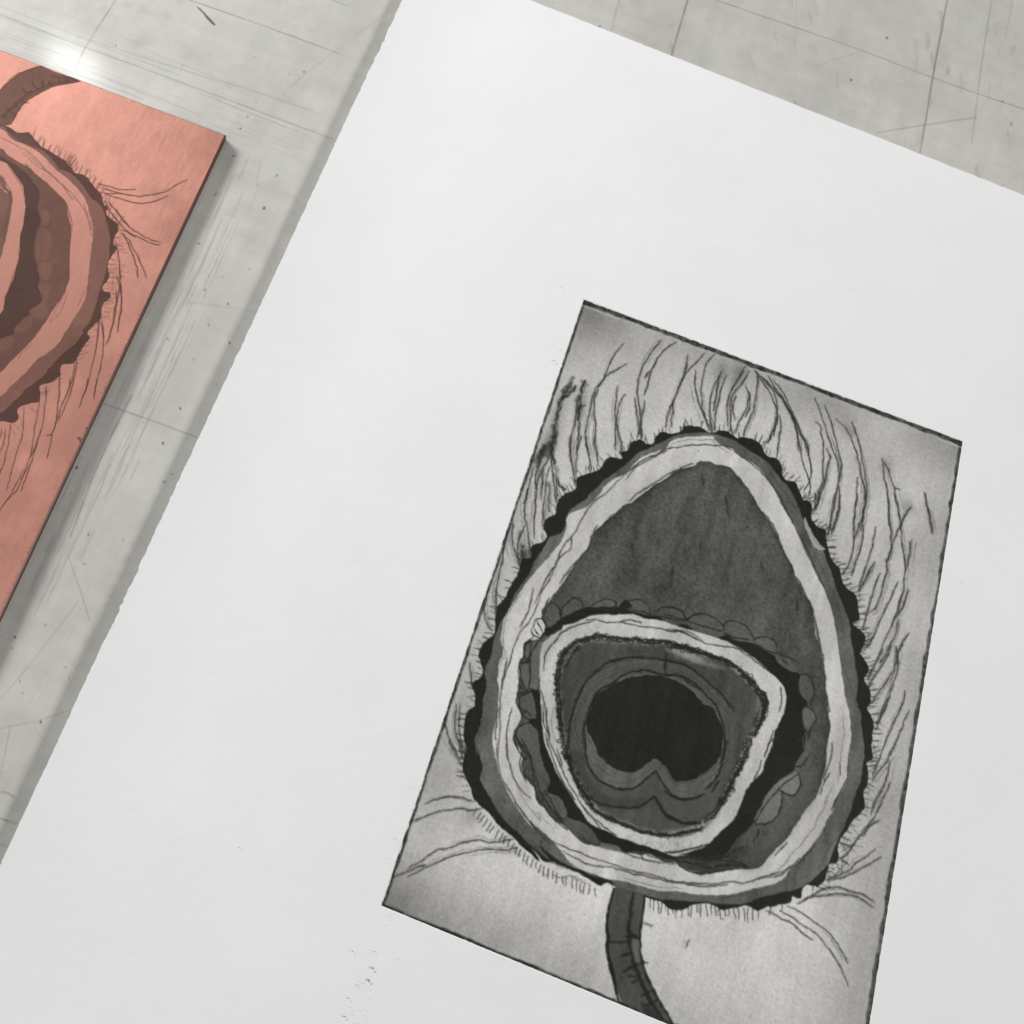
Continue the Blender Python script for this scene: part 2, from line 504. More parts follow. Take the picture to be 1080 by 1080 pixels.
HAIRS_BOLD = """a 630,585 600,640 560,700 535,790 520,850 512,930 500,1010 505,1080 | a 640,640 600,690 560,720 |
 d 620,0 612,60 622,140 640,220 660,300 700,340 | a 700,610 680,660 668,760 660,860 | d 430,690 420,740 440,790 430,840 |
 d 600,40 560,90 540,140 520,190 | d 560,50 530,120 """
HAIRS = """a 945,375 890,440 850,520 820,600 770,660 745,740 722,860 705,960 722,1040 730,1080 |
 a 965,500 900,540 840,580 800,630 770,700 760,800 772,900 765,1000 785,1080 | a 660,700 640,860 610,960 605,1080 |
 a 700,760 670,800 665,900 655,1000 650,1080 | a 912,640 895,740 890,820 910,920 930,1000 935,1080 |
 a 955,695 920,750 905,830 895,920 895,1050 | a 1075,500 1040,600 1035,700 1050,800 1060,900 1065,980 |
 a 1080,740 1058,860 1050,950 | a 1020,720 1030,820 1045,900 1038,960 |
 b 100,355 50,420 0,500 | b 200,365 130,410 90,460 40,550 20,640 0,700 | b 30,550 0,590 |
 b 380,430 320,500 260,560 215,650 190,720 150,800 130,900 | b 270,450 255,560 215,650 | b 180,730 175,820 165,900 |
 b 440,445 390,500 370,580 358,680 368,790 390,860 420,930 | b 320,540 318,640 340,740 370,820 400,900 |
 b 490,545 450,620 420,700 412,780 415,860 430,930 | b 515,570 480,680 460,780 445,870 445,920 |
 b 470,600 450,700 440,800 | b 640,520 590,600 540,700 520,780 530,900 | b 660,545 610,630 560,700 545,790 545,900 560,950 |
 b 640,640 660,720 640,800 600,860 575,940 | b 580,700 560,780 570,860 | b 700,545 715,600 705,700 680,820 640,900 625,950 |
 b 660,690 668,760 640,840 | b 690,540 770,620 820,690 840,800 820,900 790,980 765,1005 | b 850,830 860,900 848,1000 845,1060 |
 b 740,590 810,660 890,760 950,860 1000,960 1025,1060 | b 810,600 860,660 900,740 940,830 975,930 1030,1000 1035,1080 |
 b 880,740 930,840 960,930 975,1060 |
 c 0,240 30,320 70,450 110,570 145,670 145,780 110,900 95,1070 | c 60,280 90,360 120,470 150,590 165,660 150,760 |
 c 0,390 30,420 45,520 48,640 40,780 0,880 | c 70,560 90,620 60,760 20,880 0,940 | c 85,650 50,790 10,920 |
 c 150,800 150,900 130,1000 100,1080 | c 130,370 200,440 240,530 270,620 290,730 310,820 305,950 280,1080 |
 c 230,390 260,470 285,560 305,680 325,820 310,960 290,1080 | c 265,740 262,880 245,980 245,1080 |
 c 425,620 430,700 450,800 460,900 465,1000 475,1080 | c 435,640 470,710 500,830 520,920 535,1010 |
 c 685,840 710,920 730,1000 742,1080 | c 605,930 560,990 535,1070 | c 500,810 530,815 |
 f 120,0 120,80 105,120 | f 150,0 125,90 | f 250,0 235,100 210,200 200,280 | f 272,0 265,120 240,210 215,260 |
 f 380,0 370,120 360,240 360,330 340,430 300,500 | f 440,0 430,100 400,200 360,290 | f 425,200 412,330 380,430 345,520 |
 f 500,215 485,320 450,430 420,520 390,620 | f 500,435 450,520 400,620 | f 470,470 420,570 |
 f 725,90 660,190 610,320 570,430 570,500 540,620 500,730 460,760 | f 570,0 590,150 600,260 590,380 570,440 |
 f 615,0 645,130 660,220 670,340 690,460 680,560 665,660 640,760 | f 725,300 715,380 700,470 |
 f 810,0 830,100 850,210 862,260 | f 710,610 680,700 620,800 570,900 520,1020 | f 660,650 640,740 600,840 |
 f 640,560 580,700 520,820 480,920 440,980 | f 530,500 500,580 470,680 440,790 420,860 |
 f 715,880 670,950 640,1010 640,1080 | f 630,970 640,1040 | f 650,800 610,920 560,1020 530,1080 |
 j 665,20 640,80 600,150 570,220 | j 720,0 690,80 640,160 600,220 580,270 | j 745,10 760,80 755,180 720,270 690,380 640,480 |
 j 790,0 760,60 740,150 690,230 640,300 600,360 | j 700,330 670,400 630,500 | j 808,290 780,400 720,530 680,630 640,740 600,830 |
 j 835,415 800,490 770,570 730,660 690,740 640,800 600,860 | j 710,740 700,820 670,900 620,980 590,1070 |
 j 715,870 690,930 650,1010 620,1070 | j 690,380 660,430 620,540 |
 d 370,545 360,640 380,730 410,820 | d 440,560 410,640 395,720 405,790 | d 420,600 400,660 |
 d 330,590 300,780 280,870 262,960 250,1060 | d 620,60 600,130 560,200 520,300 510,400 500,520 500,640 |
 d 500,200 470,300 450,400 442,480 455,560 470,700 475,760 | d 600,190 580,260 570,360 560,450 556,560 |
 d 560,210 550,300 545,400 | d 590,290 600,360 590,480 | d 610,140 620,240 630,340 640,420 | d 640,270 645,360 650,380 |
 d 740,0 730,100 745,220 765,310 | d 800,0 775,100 765,230 | d 830,0 830,60 850,140 862,220 | d 890,0 890,80 905,180 |
 d 540,150 515,250 510,330 | d 460,330 440,430 |
 g 420,90 430,180 450,240 470,270 | g 330,470 340,560 352,640 | g 430,40 420,100 | g 500,0 500,80 490,160 |
 g 180,840 190,920 230,1010 270,1080 | g 270,730 265,840 270,940 300,1040 | g 245,740 240,900 280,1020 |
 k 440,0 460,50 490,110 525,160 | k 500,0 515,60 525,120 | k 290,408 340,380 400,362 470,360 540,368 600,390 |
 k 260,495 320,470 380,450 450,438 520,432 580,445 650,430 | k 220,510 265,490 |
 k 175,815 260,770 360,700 440,680 540,648 640,632 700,650 780,640 850,628 |
 k 185,860 280,815 370,775 440,740 540,715 620,700 720,690 800,695 850,685 880,680 | k 100,870 180,830 260,800 300,795 |
 n 860,205 800,260 740,300 690,345 620,380 550,405 | n 895,260 830,300 760,340 700,370 640,395 560,408 |
 n 400,540 470,500 540,460 620,450 700,475 780,500 850,545 | n 360,560 440,525 520,505 600,495 700,500 770,525 848,580 |
 n 300,570 400,620 470,670 530,710 590,770 640,850 688,935 | n 250,600 330,640 400,690 480,740 540,810 600,890 640,960 690,1080 |
 n 170,600 250,640 330,680 400,740 460,785 | n 860,0 800,80 740,150 690,230 640,270 | n 640,170 690,190 730,180 |
 n 640,270 690,310 | n 880,30 830,60 780,130 | x 850,0 820,0 | o 720,440 770,460 | o 1000,545 985,595"""

RIM_LINES = """e 0,240 80,170 180,120 260,90 | e 0,280 60,200 160,140 250,85 350,62 450,55 560,58 640,65 700,90 |
 e 20,410 90,350 200,280 290,230 370,190 430,170 | e 720,120 790,170 870,240 930,310 990,430 1060,540 |
 e 960,350 1010,450 1060,560 | e 870,480 930,560 970,640 | d 1080,230 960,350 900,400 820,490 740,630 680,700 640,800 580,900 500,1060 |
 d 740,640 720,720 650,780 600,900 530,1000 | d 900,560 860,640 820,740 740,820 660,930 | d 1000,490 940,550 |
 g 800,0 750,130 700,220 650,290 610,380 580,480 545,580 530,700 520,800 525,900 510,1080 | g 740,0 700,150 650,250 |
 g 570,440 545,560 535,640 | g 600,760 575,860 565,980 575,1080 | g 510,760 500,860 495,960 |
 k 750,0 745,120 780,240 830,330 880,420 960,520 1060,620 | k 810,0 820,120 850,230 900,320 960,370 |
 k 860,400 920,470 980,550 | l 100,740 200,790 300,830 400,870 500,900 600,935 700,960 820,985 910,1015 1080,1025 |
 l 200,820 300,880 380,910 480,925 600,950 720,980 820,1000 900,1020 1080,1045 | l 0,650 60,720 120,780 |
 m 0,990 60,1015 200,1025 320,1030 430,1018 500,1028 600,1000 740,970 820,920 900,850 960,780 |
 m 560,1020 640,980 700,965 780,940 860,870 | m 150,1035 260,1045 400,1035 |
 f 0,530 40,610 90,700 120,800 140,900 160,1000 | f 20,260 80,380 130,500 180,600 | f 10,540 60,640 110,760 |
 j 290,60 300,180 310,320 330,420 | j 345,620 340,720 300,820 300,860 | j 440,840 400,920 350,1020 |
 j 390,740 400,820 | m 1050,330 1010,400 990,470 | m 780,770 700,850 | i 950,190 990,340 | i 1030,650 1045,790 |
 h 350,200 420,200 480,220 560,215 640,230 720,245 820,255 900,275 980,270 1080,330 | h 80,520 90,430 130,360 200,280 280,240 400,205 |
 h 560,215 620,200 700,215 | h 900,265 980,290 1060,330 | h 130,340 170,300 240,255 |
 i 0,260 100,270 180,310 260,345 380,370 450,375 520,420 600,480 680,540 | i 740,620 745,700 730,780 | i 700,900 660,1000 640,1070 |
 h 65,650 90,760 100,850 120,960 | h 75,740 80,850 110,930 | l 100,60 130,150 180,260 230,380 290,480 340,560 450,680 |
 l 90,80 150,260 210,400 280,500 | l 170,180 200,280 | l 330,540 430,640 540,720 | l 860,830 960,820 1080,790 |
 m 0,830 100,830 240,790 320,770 400,680 | m 640,130 560,180 520,270 | m 620,250 590,340 560,400 | m 690,110 650,200 |
 m 520,450 470,550 | l 620,830 700,850 720,880 840,900 | l 560,820 640,850 720,880 780,895 | l 740,850 880,900"""

KNOT_LINES = """h 220,500 250,440 290,390 300,370 | h 180,560 190,480 210,420 260,370 330,320 420,295 500,310 600,325 690,325 |
 h 700,325 800,325 880,340 960,370 1060,400 | h 165,520 160,620 170,740 185,880 210,970 | h 185,540 180,660 190,760 200,900 |
 h 640,310 690,330 720,345 830,340 | i 0,340 60,350 140,370 180,400 260,410 340,440 420,470 470,500 | i 20,380 120,370 200,400 300,430 400,480 |
 i 470,510 540,570 590,620 640,680 650,740 620,830 580,930 | i 480,500 520,580 580,640 620,700 630,780 600,870 |
 l 220,200 250,300 290,400 350,520 430,580 540,640 660,690 780,720 880,720 980,705 1080,690 |
 l 240,220 280,350 320,430 370,520 440,590 500,620 | l 400,570 520,620 660,680 760,710 900,715 |
 m 0,725 100,715 180,695 250,680 | m 430,400 380,490 330,590 260,640 | m 500,290 450,360 390,470 | m 560,120 500,260 430,380 360,520"""

RING_LINES = """h 225,1080 235,960 245,880 270,760 310,660 360,580 420,520 490,470 560,450 640,435 740,440 850,455 960,480 1050,530 |
 h 340,1020 335,930 360,790 400,700 440,650 520,600 600,540 700,520 830,545 930,555 1000,600 1080,650 |
 i 0,460 90,470 180,510 260,580 340,650 400,710 440,780 | i 20,540 130,565 210,620 280,690 340,760 370,850 385,950 370,1080 |
 h 500,470 600,440 | h 850,420 850,540 | l 345,60 345,200 370,290 430,370 520,420 600,435 680,410 740,360 790,320 830,390 900,470 960,498 1060,480 |
 m 0,430 60,480 130,498 200,485 260,465 | l 400,500 470,530 560,545 680,545 740,515 780,480 830,550 900,620 1000,655 1070,640 |
 l 300,400 350,470 410,510 | l 790,500 850,590 940,640 1000,655 | m 0,560 60,620 140,650 240,650 | m 20,600 100,640 200,640 |
 m 270,430 330,370 370,270 400,130 | m 300,450 350,380 | m 360,480 330,560 260,620"""

LOBES = [("h 190,170 200,130 270,62 318,90 330,120 290,150 200,188", 86), ("h 85,190 110,110 150,95 182,150 186,200 140,242 95,235", 92),
         ("h 392,110 430,82 480,70 528,85 532,112 470,122 430,140", 96), ("h 560,118 600,85 660,72 720,90 762,150 700,172 640,148", 94),
         ("h 800,150 820,125 880,118 950,145 985,195 900,192", 86), ("h 990,195 1020,170 1070,160 1080,260 1000,215", 88),
         ("i 150,200 180,170 240,162 310,180 365,225 375,262 390,290 340,310 180,262", 88),
         ("i 380,262 400,225 450,215 520,250 560,300 560,335 480,330 400,298", 92), ("i 572,335 600,312 650,312 705,335 718,370 700,415 640,390", 98),
         ("i 700,425 740,430 800,460 850,520 850,540 790,515 720,470", 95), ("i 860,560 890,550 930,590 950,660 930,700 900,740 872,680", 98),
         ("i 880,775 930,765 960,820 955,870 930,890 905,890", 104), ("i 890,930 920,915 960,960 950,1060 880,1070", 88),
         ("m 730,372 790,350 850,325 862,380 850,440 810,465 740,435 700,412", 118), ("m 700,410 740,440 750,500 730,570 680,630 590,655 585,610 620,540 650,470", 112),
         ("m 510,720 560,675 605,680 600,720 560,770 470,790", 84), ("m 890,190 920,110 940,160 900,240 850,300 835,280", 92),
         ("g 740,330 700,360 682,420 700,460 760,330", 98), ("g 770,330 740,360 720,480 712,630 768,640 780,420 800,370", 100),
         ("g 700,480 660,500 660,560 700,640 712,600", 96), ("g 672,650 735,660 750,760 740,820 690,790 650,720", 84),
         ("g 640,900 690,855 730,860 760,910 775,1000 760,1070 700,1070 640,960", 88), ("l 0,30 30,60 50,200 60,280 110,360 60,440 20,300", 84),
         ("l 130,460 180,480 230,540 225,600 200,640 140,560 100,480", 92), ("l 250,620 330,645 400,705 430,760 400,780 330,720 240,680", 82),
         ("l 460,760 540,785 570,830 440,800", 104), ("l 800,860 900,880 930,910 850,905", 84), ("m 90,890 220,890 330,900 220,950 120,920", 66)]
LOBE_LINES = """h 190,170 200,130 270,62 318,90 330,125 | h 190,188 185,140 150,95 110,110 85,160 | h 140,245 186,200 180,150 |
 h 385,112 430,82 480,70 528,85 540,125 | h 560,118 600,85 660,72 720,90 762,155 | h 800,152 820,125 880,118 950,145 985,200 |
 h 990,195 1020,170 1080,165 | i 0,125 50,120 110,145 145,205 | h 400,125 500,125 640,135 740,160 800,180 980,205 | h 560,130 600,80 |
 i 150,205 180,170 240,162 310,180 365,225 378,262 | i 150,205 240,235 320,260 380,268 | i 375,240 400,215 450,210 520,240 560,300 570,335 |
 i 385,285 440,310 540,325 | i 572,335 600,312 650,312 705,335 718,375 | i 580,350 640,390 700,415 | i 700,410 770,430 850,472 | i 740,430 790,490 |
 i 0,170 60,180 150,205 | i 860,555 900,545 940,590 955,680 930,740 | i 900,750 945,780 965,830 930,890 | i 920,900 915,960 |
 m 850,320 868,390 830,465 780,465 725,435 | m 850,340 760,400 690,480 620,570 580,650 | m 745,450 745,540 700,620 640,650 580,655 |
 m 930,60 915,110 | m 920,220 880,280 840,290 | m 600,690 600,720 570,760 |
 g 735,250 750,200 790,190 812,240 790,310 740,300 725,260 | g 770,300 745,260 | g 790,280 760,200 | g 740,310 690,350 680,430 710,470 650,470 645,500 |
 g 650,490 660,580 700,650 | g 690,470 740,380 770,330 | g 640,500 650,620 700,650 640,670 630,740 680,780 | g 680,660 640,710 660,800 720,830 |
 g 670,680 720,650 760,660 | g 640,880 700,850 740,870 | g 640,880 620,910 640,960 700,1060 | g 660,950 720,1070 | g 610,960 650,1040 680,1080 |
 g 720,340 715,500 710,640 | g 660,820 690,780 720,820 | k 880,0 900,60 960,100 | k 940,110 900,150 920,220 980,290 | k 890,20 930,60 960,130 |
 k 960,100 980,240 1000,380 | k 900,90 890,170 930,260 | l 20,300 60,440 130,560 230,680 | l 150,570 220,640 | l 40,480 120,590 230,690 |
 l 210,530 235,580 215,620 | l 230,600 330,640 | l 90,440 200,640 | m 60,880 160,900 250,900 350,880 450,890 560,930 | m 100,920 220,960 400,940 |
 m 200,880 340,870 420,850 | m 330,920 460,910 540,935 | m 150,900 300,930 420,900 | l 800,860 900,900 | l 920,900 1000,950 | m 250,890 380,850 500,800"""


def ticks(cv, contour, val, spans, wid=0.9, length=(4, 8), every=4.2, alpha=0.75, centre=(725, 700), seed=3, tilt=None):
    """short etched lashes standing on the scalloped rim; spans are angle ranges (deg) seen from the centre"""
    r = np.random.default_rng(seed)
    P = spline(contour, 2, True)
    seg = np.linalg.norm(np.diff(P, axis=0, append=P[:1]), axis=1)
    s = np.concatenate([[0], np.cumsum(seg)])[:-1]
    q = 0.0
    total = seg.sum()
    while q < total:
        k = min(np.searchsorted(s, q), len(P) - 1)
        x, y = P[k]
        ang = math.degrees(math.atan2(y - centre[1], x - centre[0]))
        for (a0, a1, base_dir, dens) in spans:
            if a0 <= ang <= a1 and r.random() < dens:
                if base_dir is None:
                    d = np.array([x - centre[0], y - centre[1]])
                    d /= np.linalg.norm(d)
                    th = math.atan2(d[1], d[0])
                else:
                    th = math.radians(base_dir)
                th += r.normal(0, 0.18)
                L = r.uniform(*length)
                m_ = (x + math.cos(th) * L * .5 + r.normal(0, .3), y + math.sin(th) * L * .5 + r.normal(0, .3))
                cv.stroke([(x, y), m_, (x + math.cos(th) * L, y + math.sin(th) * L)], wid * r.uniform(.7, 1.2), val,
                          alpha * r.uniform(.6, 1), (1, .5), 0.12, 2)
        q += every * r.uniform(0.6, 1.4)


def streaks(shape, seed, amp, cx=2.2, cy=40, res=1.0):
    return (fbm(shape, 3.0 * res, seed, 3, cx / 3, cy / 3) - 0.5) * amp


def design_print(cv, res):
    sh = (cv.h, cv.w)
    yy, xx = np.mgrid[0:cv.h, 0:cv.w]
    u, v = xx / cv.w, yy / cv.h
    # wiped plate tone: darker film towards the corners and head, cleaner towards the foot
    tone = 180 + (fbm(sh, 16 * res, 11, 3) - 0.5) * 34 + (fbm(sh, 3 * res, 12, 3, .7, 4) - 0.5) * 9
    tone += (fbm(sh, 0.5 * res, 13, 2) - 0.5) * 17 + (fbm(sh, 2.2 * res, 18, 3, .5, 5) - .5) * 9
    tone += 26 * np.clip((v - 0.62) / 0.38, 0, 1) * np.exp(-((u - .45) / .5) ** 2)
    tone -= 22 * np.exp(-(u / .08) ** 2) * (0.35 + 0.65 * fbm(sh, 12 * res, 14, 3, 1, 3))
    tone -= 15 * np.exp(-((1 - u) / .07) ** 2) * (0.5 + fbm(sh, 12 * res, 15, 3, 1, 3))
    tone -= 26 * np.exp(-(v / .06) ** 2) * (0.4 + 0.9 * fbm(sh, 10 * res, 16, 3))
    tone -= 16 * np.exp(-((u - .04) / .12) ** 2 - ((v - .03) / .08) ** 2)
    tone -= 44 * np.exp(-((1 - v) / .055) ** 2) * np.clip(1.25 - u, .45, 1.1)
    tone -= 12 * np.exp(-((1 - v) / .12) ** 2) * np.clip(1 - 2 * u, 0, 1)
    cv.v = tone
    # soft haze of wiped ink around the hairs
    dark = """a 570,700 520,850 490,1000 470,1080 | d 600,0 560,110 500,220 | b 620,520 560,640 | d 430,640 430,760 | a 690,640 660,900 |
     c 200,420 240,480 | c 440,640 450,700 | k 560,470 620,510 | b 500,520 470,600 | c 570,900 610,940 | f 700,70 690,110"""
    m = Canvas(cv.w, cv.h, cv.fx, 0.0)
    m.v[:] = 255.
    for s in dark.split('|'):
        m.stroke(pts(s), 7, 0, 0.55, (0.3, 0.3))
    cv.v -= (255 - blur(m.v, int(1.2 * res))) * 0.36
    # short smears in the wiped tone
    r = np.random.default_rng(21)
    for _ in range(150):
        x, y = r.uniform(420, 1000), r.uniform(330, 1080)
        cv.stroke([(x, y), (x + r.normal(0, 1.5), y + r.uniform(2, 9))], r.uniform(.6, 1.8), 120, r.uniform(.08, .3), (.3, .3))
    grain = (fbm(sh, 0.45 * res, 31, 2) - 0.5)
    str1 = streaks(sh, 32, 1.0, 1.6, 18, res)
    blot = fbm(sh, 7 * res, 33, 4, 0.8, 1.6) - 0.5
    # plate hairs first, the bands cover their roots
    lines(cv, HAIRS_BOLD, 4.4, 64, 0.55, jit=0.9, uneven=.7)
    lines(cv, HAIRS_BOLD, 1.8, 30, 0.8, jit=0.9, uneven=.7)
    lines(cv, HAIRS, 1.0, 42, 0.98, jit=0.26, uneven=.4)
    lines(cv, HAIRS, .9, 60, 0.5, jit=0.8, uneven=.8)
    lines(cv, HAIRS, 3.2, 112, 0.2, jit=0.5)
    for s_ in HAIRS.split('|'):                       # fine companion strokes beside each hair
        if not s_.strip():
            continue
        P_ = pts(s_)
        for _ in range(2):
            k0 = 0 if len(P_) < 4 else int(r.integers(0, len(P_) - 2))
            Q_ = P_[k0:] + [r.normal(0, 2.4), r.normal(0, 2)] + r.normal(0, .5, P_[k0:].shape)
            cv.stroke(Q_, .8, 70, r.uniform(.25, .6), (.2, .2), .3, 4, .5)
    lines(cv, """y 310,290 350,330 400,400 425,480 440,560 465,640 455,680 | y 330,290 370,350 410,420 440,480 460,540 465,610 440,660 |
     y 300,290 340,350 360,420 345,470 330,500 | y 355,420 350,480""", 1.25, 46, .95)
    lines(cv, "d 425,735 440,790 | d 450,740 470,800 | d 410,780 440,840 | d 560,90 520,160 | d 600,60 585,120 | a 600,630 560,720 | a 510,900 505,1000", 6, 44, .5, jit=1.0)
    spans = [(-180, -150, 200, .8), (-150, -125, 240, .8), (-125, -70, None, .95), (-70, -40, None, 1),
             (-40, 30, -8, 1), (30, 60, 20, .9), (60, 100, 92, .15), (152, 180, 190, .8)]
    ticks(cv, C_OUT, 46, spans, 1.0, (5, 9.5), 5.2, .85)
    ticks(cv, C_OUT, 60, [(-60, 38, -6, .75), (48, 60, 60, .5)], .9, (7, 13), 5.5, .7, seed=5)
    ticks(cv, C_OUT, 60, [(-45, 35, 12, .5)], .8, (7, 13), 7.5, .6, seed=6)
    def row(path, d0, d1, step, length, wid=1.0, val=48):
        PP = spline(pts(path), 8)
        s_ = np.concatenate([[0], np.cumsum(np.linalg.norm(np.diff(PP, axis=0), axis=1))])
        for q in np.arange(2, s_[-1], step):
            q = q + r.normal(0, step * .12)
            t_ = q / s_[-1]
            x, y = np.interp(q, s_, PP[:, 0]), np.interp(q, s_, PP[:, 1])
            dx, dy = d0[0] * (1 - t_) + d1[0] * t_ + r.normal(0, .07), d0[1] * (1 - t_) + d1[1] * t_
            L = r.uniform(*length)
            cv.stroke([(x, y), (x + dx * L * .5 + r.normal(0, .25), y + dy * L * .5), (x + dx * L, y + dy * L)], wid, val, .85, (1, .8), .12, 2, .2)
            if r.random() < .25:
                cv.stroke([(x + dx * L, y + dy * L), (x + dx * L + r.uniform(2, 5), y + dy * L - r.uniform(-1, 2))], .8, val, .6, (1, .5), .1, 2)
    row("z 503,851 520,870 545,892 570,911 600,926 632,938", (-.55, .75), (.12, 1), 5.2, (8, 11))
    row("z 684,943 700,950 730,952 760,955 800,958", (-.02, 1), (.12, 1), 5.0, (9, 15))
    row("z 500,815 490,800 488,780", (-1, .1), (-1, -.1), 6, (4, 7))
    # web of crossing lashes on the right
    for _ in range(46):
        k = r.integers(0, len(C_OUT))
        x, y = C_OUT[k]
        if x > 860 and y > 520:
            cv.stroke([(x + r.uniform(2, 9), y + r.uniform(-6, 2)), (x + r.uniform(0, 5), y + r.uniform(3, 11))], .8, 60, .6, (.6, .6))
    lines(cv, """k 490,225 540,240 550,250 | k 500,245 560,235 | k 520,290 570,290 | k 520,330 575,320 | k 490,150 530,170 |
     n 640,170 690,260 640,330 | n 690,180 740,240 | n 640,230 720,190 780,200 | n 560,370 600,330 650,340 | n 600,380 680,300 |
     n 640,0 760,120 | n 700,130 780,150""", .9, 60, .6)
    cv.fill(C_OUT, 33, 0.97, rough=0.22, smooth=3, tex=blot * 10 + grain * 10)
    cv.fill(C_GREY, 95, 0.96, rough=0.3, tex=blot * 46 + grain * 20 + str1 * 30)
    # broken dark edge low on the left, and crumbs of grey
    for _ in range(42):
        t = r.random()
        x, y = 492 + 95 * t + r.normal(0, 3), 800 + 118 * t ** .92 + r.normal(0, 3)
        cv.dot(x + 3, y, r.uniform(.8, 2.4), 34 if r.random() < .6 else 96, .6)
    cv.fill(pts("o 305,100 360,152 430,196 482,180 500,168 402,148 330,108"), 34, .95, rough=.2)
    cv.fill(pts("f 50,150 80,210 110,270 150,320 182,358 120,350 80,280 50,200"), 165, .85, rough=.2)
    lines(cv, "d 1000,330 900,400 | e 900,200 1000,350 1080,470 | f 120,380 200,560 260,700 300,900 | j 450,720 440,840 | n 600,150 500,330 |"
              "n 530,60 560,200 | j 370,0 470,300 | x 380,500 560,470 | l 20,800 120,870 260,920 | l 60,860 200,930 320,960 400,1020", 1.1, 55, .5)
    cv.fill(C_LIGHT, 186, 0.97, rough=0.22, tex=(fbm(sh, 6 * res, 35, 4, .7, 2) - .5) * 52 + grain * 14 + str1 * 14)
    lines(cv, RIM_LINES, 1.15, 50, 0.9, jit=.3)
    lines(cv, RIM_LINES, 2.6, 130, 0.22, jit=.4)
    for off, seed_ in ((.985, 1), (.955, 2)):
        rr_ = np.random.default_rng(seed_)
        PP = spline(C_LIGHT, 2, True)
        QQ = np.array([727, 700]) + (PP - [727, 700]) * off + np.cumsum(rr_.normal(0, .12, PP.shape), 0) * .3
        k = 0
        while k < len(QQ) - 12:
            n_ = int(rr_.integers(8, 26))
            if rr_.random() < .42:
                cv.stroke(QQ[k:k + n_], .85, 66, .55, (.3, .3), .3, 2)
            k += n_
    dk = cv.fill(C_DARK, 80, 0.97, rough=0.3, tex=blot * 40 + grain * 34 + str1 * 16)
    # darker edge of the aquatint, dark blots and pits
    for _ in range(90):
        x, y = r.uniform(590, 880), r.uniform(490, 690)
        if abs(x - 735) < 20 + (y - 480) * .65:
            cv.stroke([(x, y), (x + r.normal(0, 1), y + r.uniform(2, 10))], r.uniform(1, 3.5), 50, r.uniform(.1, .45), (.3, .3))
    lines(cv, "e 480,250 490,310 | e 630,380 640,440 660,520 | e 300,830 290,900 280,960 | e 850,780 870,860 | e 240,940 250,980 | "
              "e 470,670 475,720 | e 40,680 50,760 | i 840,60 850,140", 3.0, 42, .55)
    for x, y in ((761.5, 570), (788, 556), (743.5, 541), (864, 838), (826, 862), (834, 874), (816, 884), (806, 870), (735, 883)):
        cv.dot(x, y, 1.5, 32, .9)
    cv.v = np.where(dk > .5, cv.v - 16 * (blur(1 - dk, int(2.2 * res)) * 2), cv.v)
    lines(cv, "e 30,430 160,330 330,230 430,200 | e 890,520 1000,740 1060,850 | i 900,40 960,250 1010,430 | d 1060,470 900,590 840,720", 1.2, 45, .6)
    # right-hand lower interior is a warmer grey
    cv.fill(pts("m 900,240 990,330 960,470 870,590 800,700 680,830 600,910 480,920 600,780 700,650 850,470 880,330"), 88, .55, soft=int(res))
    for s, val in LOBES:
        cv.fill(pts(s), val, .9 if val > 103 or s[0] in 'gm' else .5, rough=.15, tex=grain * 14 + blot * 16)
    for R_ in (RING_TOP, RING_RIGHT, RING_LEFT):
        cv.fill(R_, 34, .97, rough=.25, tex=grain * 8 + blot * 8)
    for s in ("i 95,222 150,232 182,262 130,252", "h 560,125 600,70 640,120", "h 930,235 985,228 1022,262 960,252", "h 780,190 825,205 800,178"):
        cv.fill(pts(s), 34, .9)
    # the messy lower edge of the black ring
    cv.fill(pts("m 90,872 330,862 400,830 470,790 540,800 500,880 560,930 400,945 250,965 160,945 80,900"), 58, .75, rough=.5, tex=str1 * 40 + grain * 20)
    lines(cv, LOBE_LINES, 1.25, 34, .95, jit=.24)
    cv.fill(C_IN_OUT, 184, .97, rough=.25, tex=(fbm(sh, 6 * res, 36, 4, .7, 2) - .5) * 50 + grain * 14 + str1 * 12)
    cv.fill(pts("h 70,360 130,300 200,262 260,250 180,330 130,400 90,470"), 150, .6, soft=int(res * .6))
    lines(cv, """h 350,200 420,200 480,220 560,215 640,230 720,245 820,255 900,275 980,270 1080,330 | h 80,520 90,430 130,360 200,280 280,240 400,205 |
     h 560,215 620,200 700,215 | h 900,265 980,290 1060,330 | i 0,260 100,270 180,310 260,345 380,370 450,375 520,420 600,480 680,540 |
     i 740,620 745,700 730,780 | i 700,900 660,1000 640,1070 | h 65,650 90,760 100,850 120,960 | h 75,740 80,850 110,930 | h 100,760 95,820 |
     l 100,60 130,150 180,260 230,380 290,480 340,560 450,680 | l 90,80 150,260 210,400 280,500 | l 170,180 200,280 | l 330,540 430,640 540,720 |
     l 860,830 960,820 1080,790 | m 0,830 100,830 240,790 320,770 400,680 | m 620,250 590,340 560,400 | m 690,110 650,200""", 1.3, 46, .9)
    # fine vertical hatch low on the pale band
    for _ in range(70):
        x = r.uniform(660, 745)
        y = 875 + (x - 660) * .2 + r.uniform(-4, 8) + (4 if x < 700 else 0)
        cv.stroke([(x, y), (x + r.normal(0, .3), y + r.uniform(3, 9))], .7, 95, .3, (.4, .4))
    cv.fill(C_IN_IN, 118, .9, rough=.3, tex=blot * 40 + grain * 24)
    cin = np.array([697, 768]) + (C_IN_IN - [697, 768]) * .945
    cv.fill(cin, 70, .97, rough=.5, tex=blot * 26 + grain * 14 + str1 * 30, soft=1)
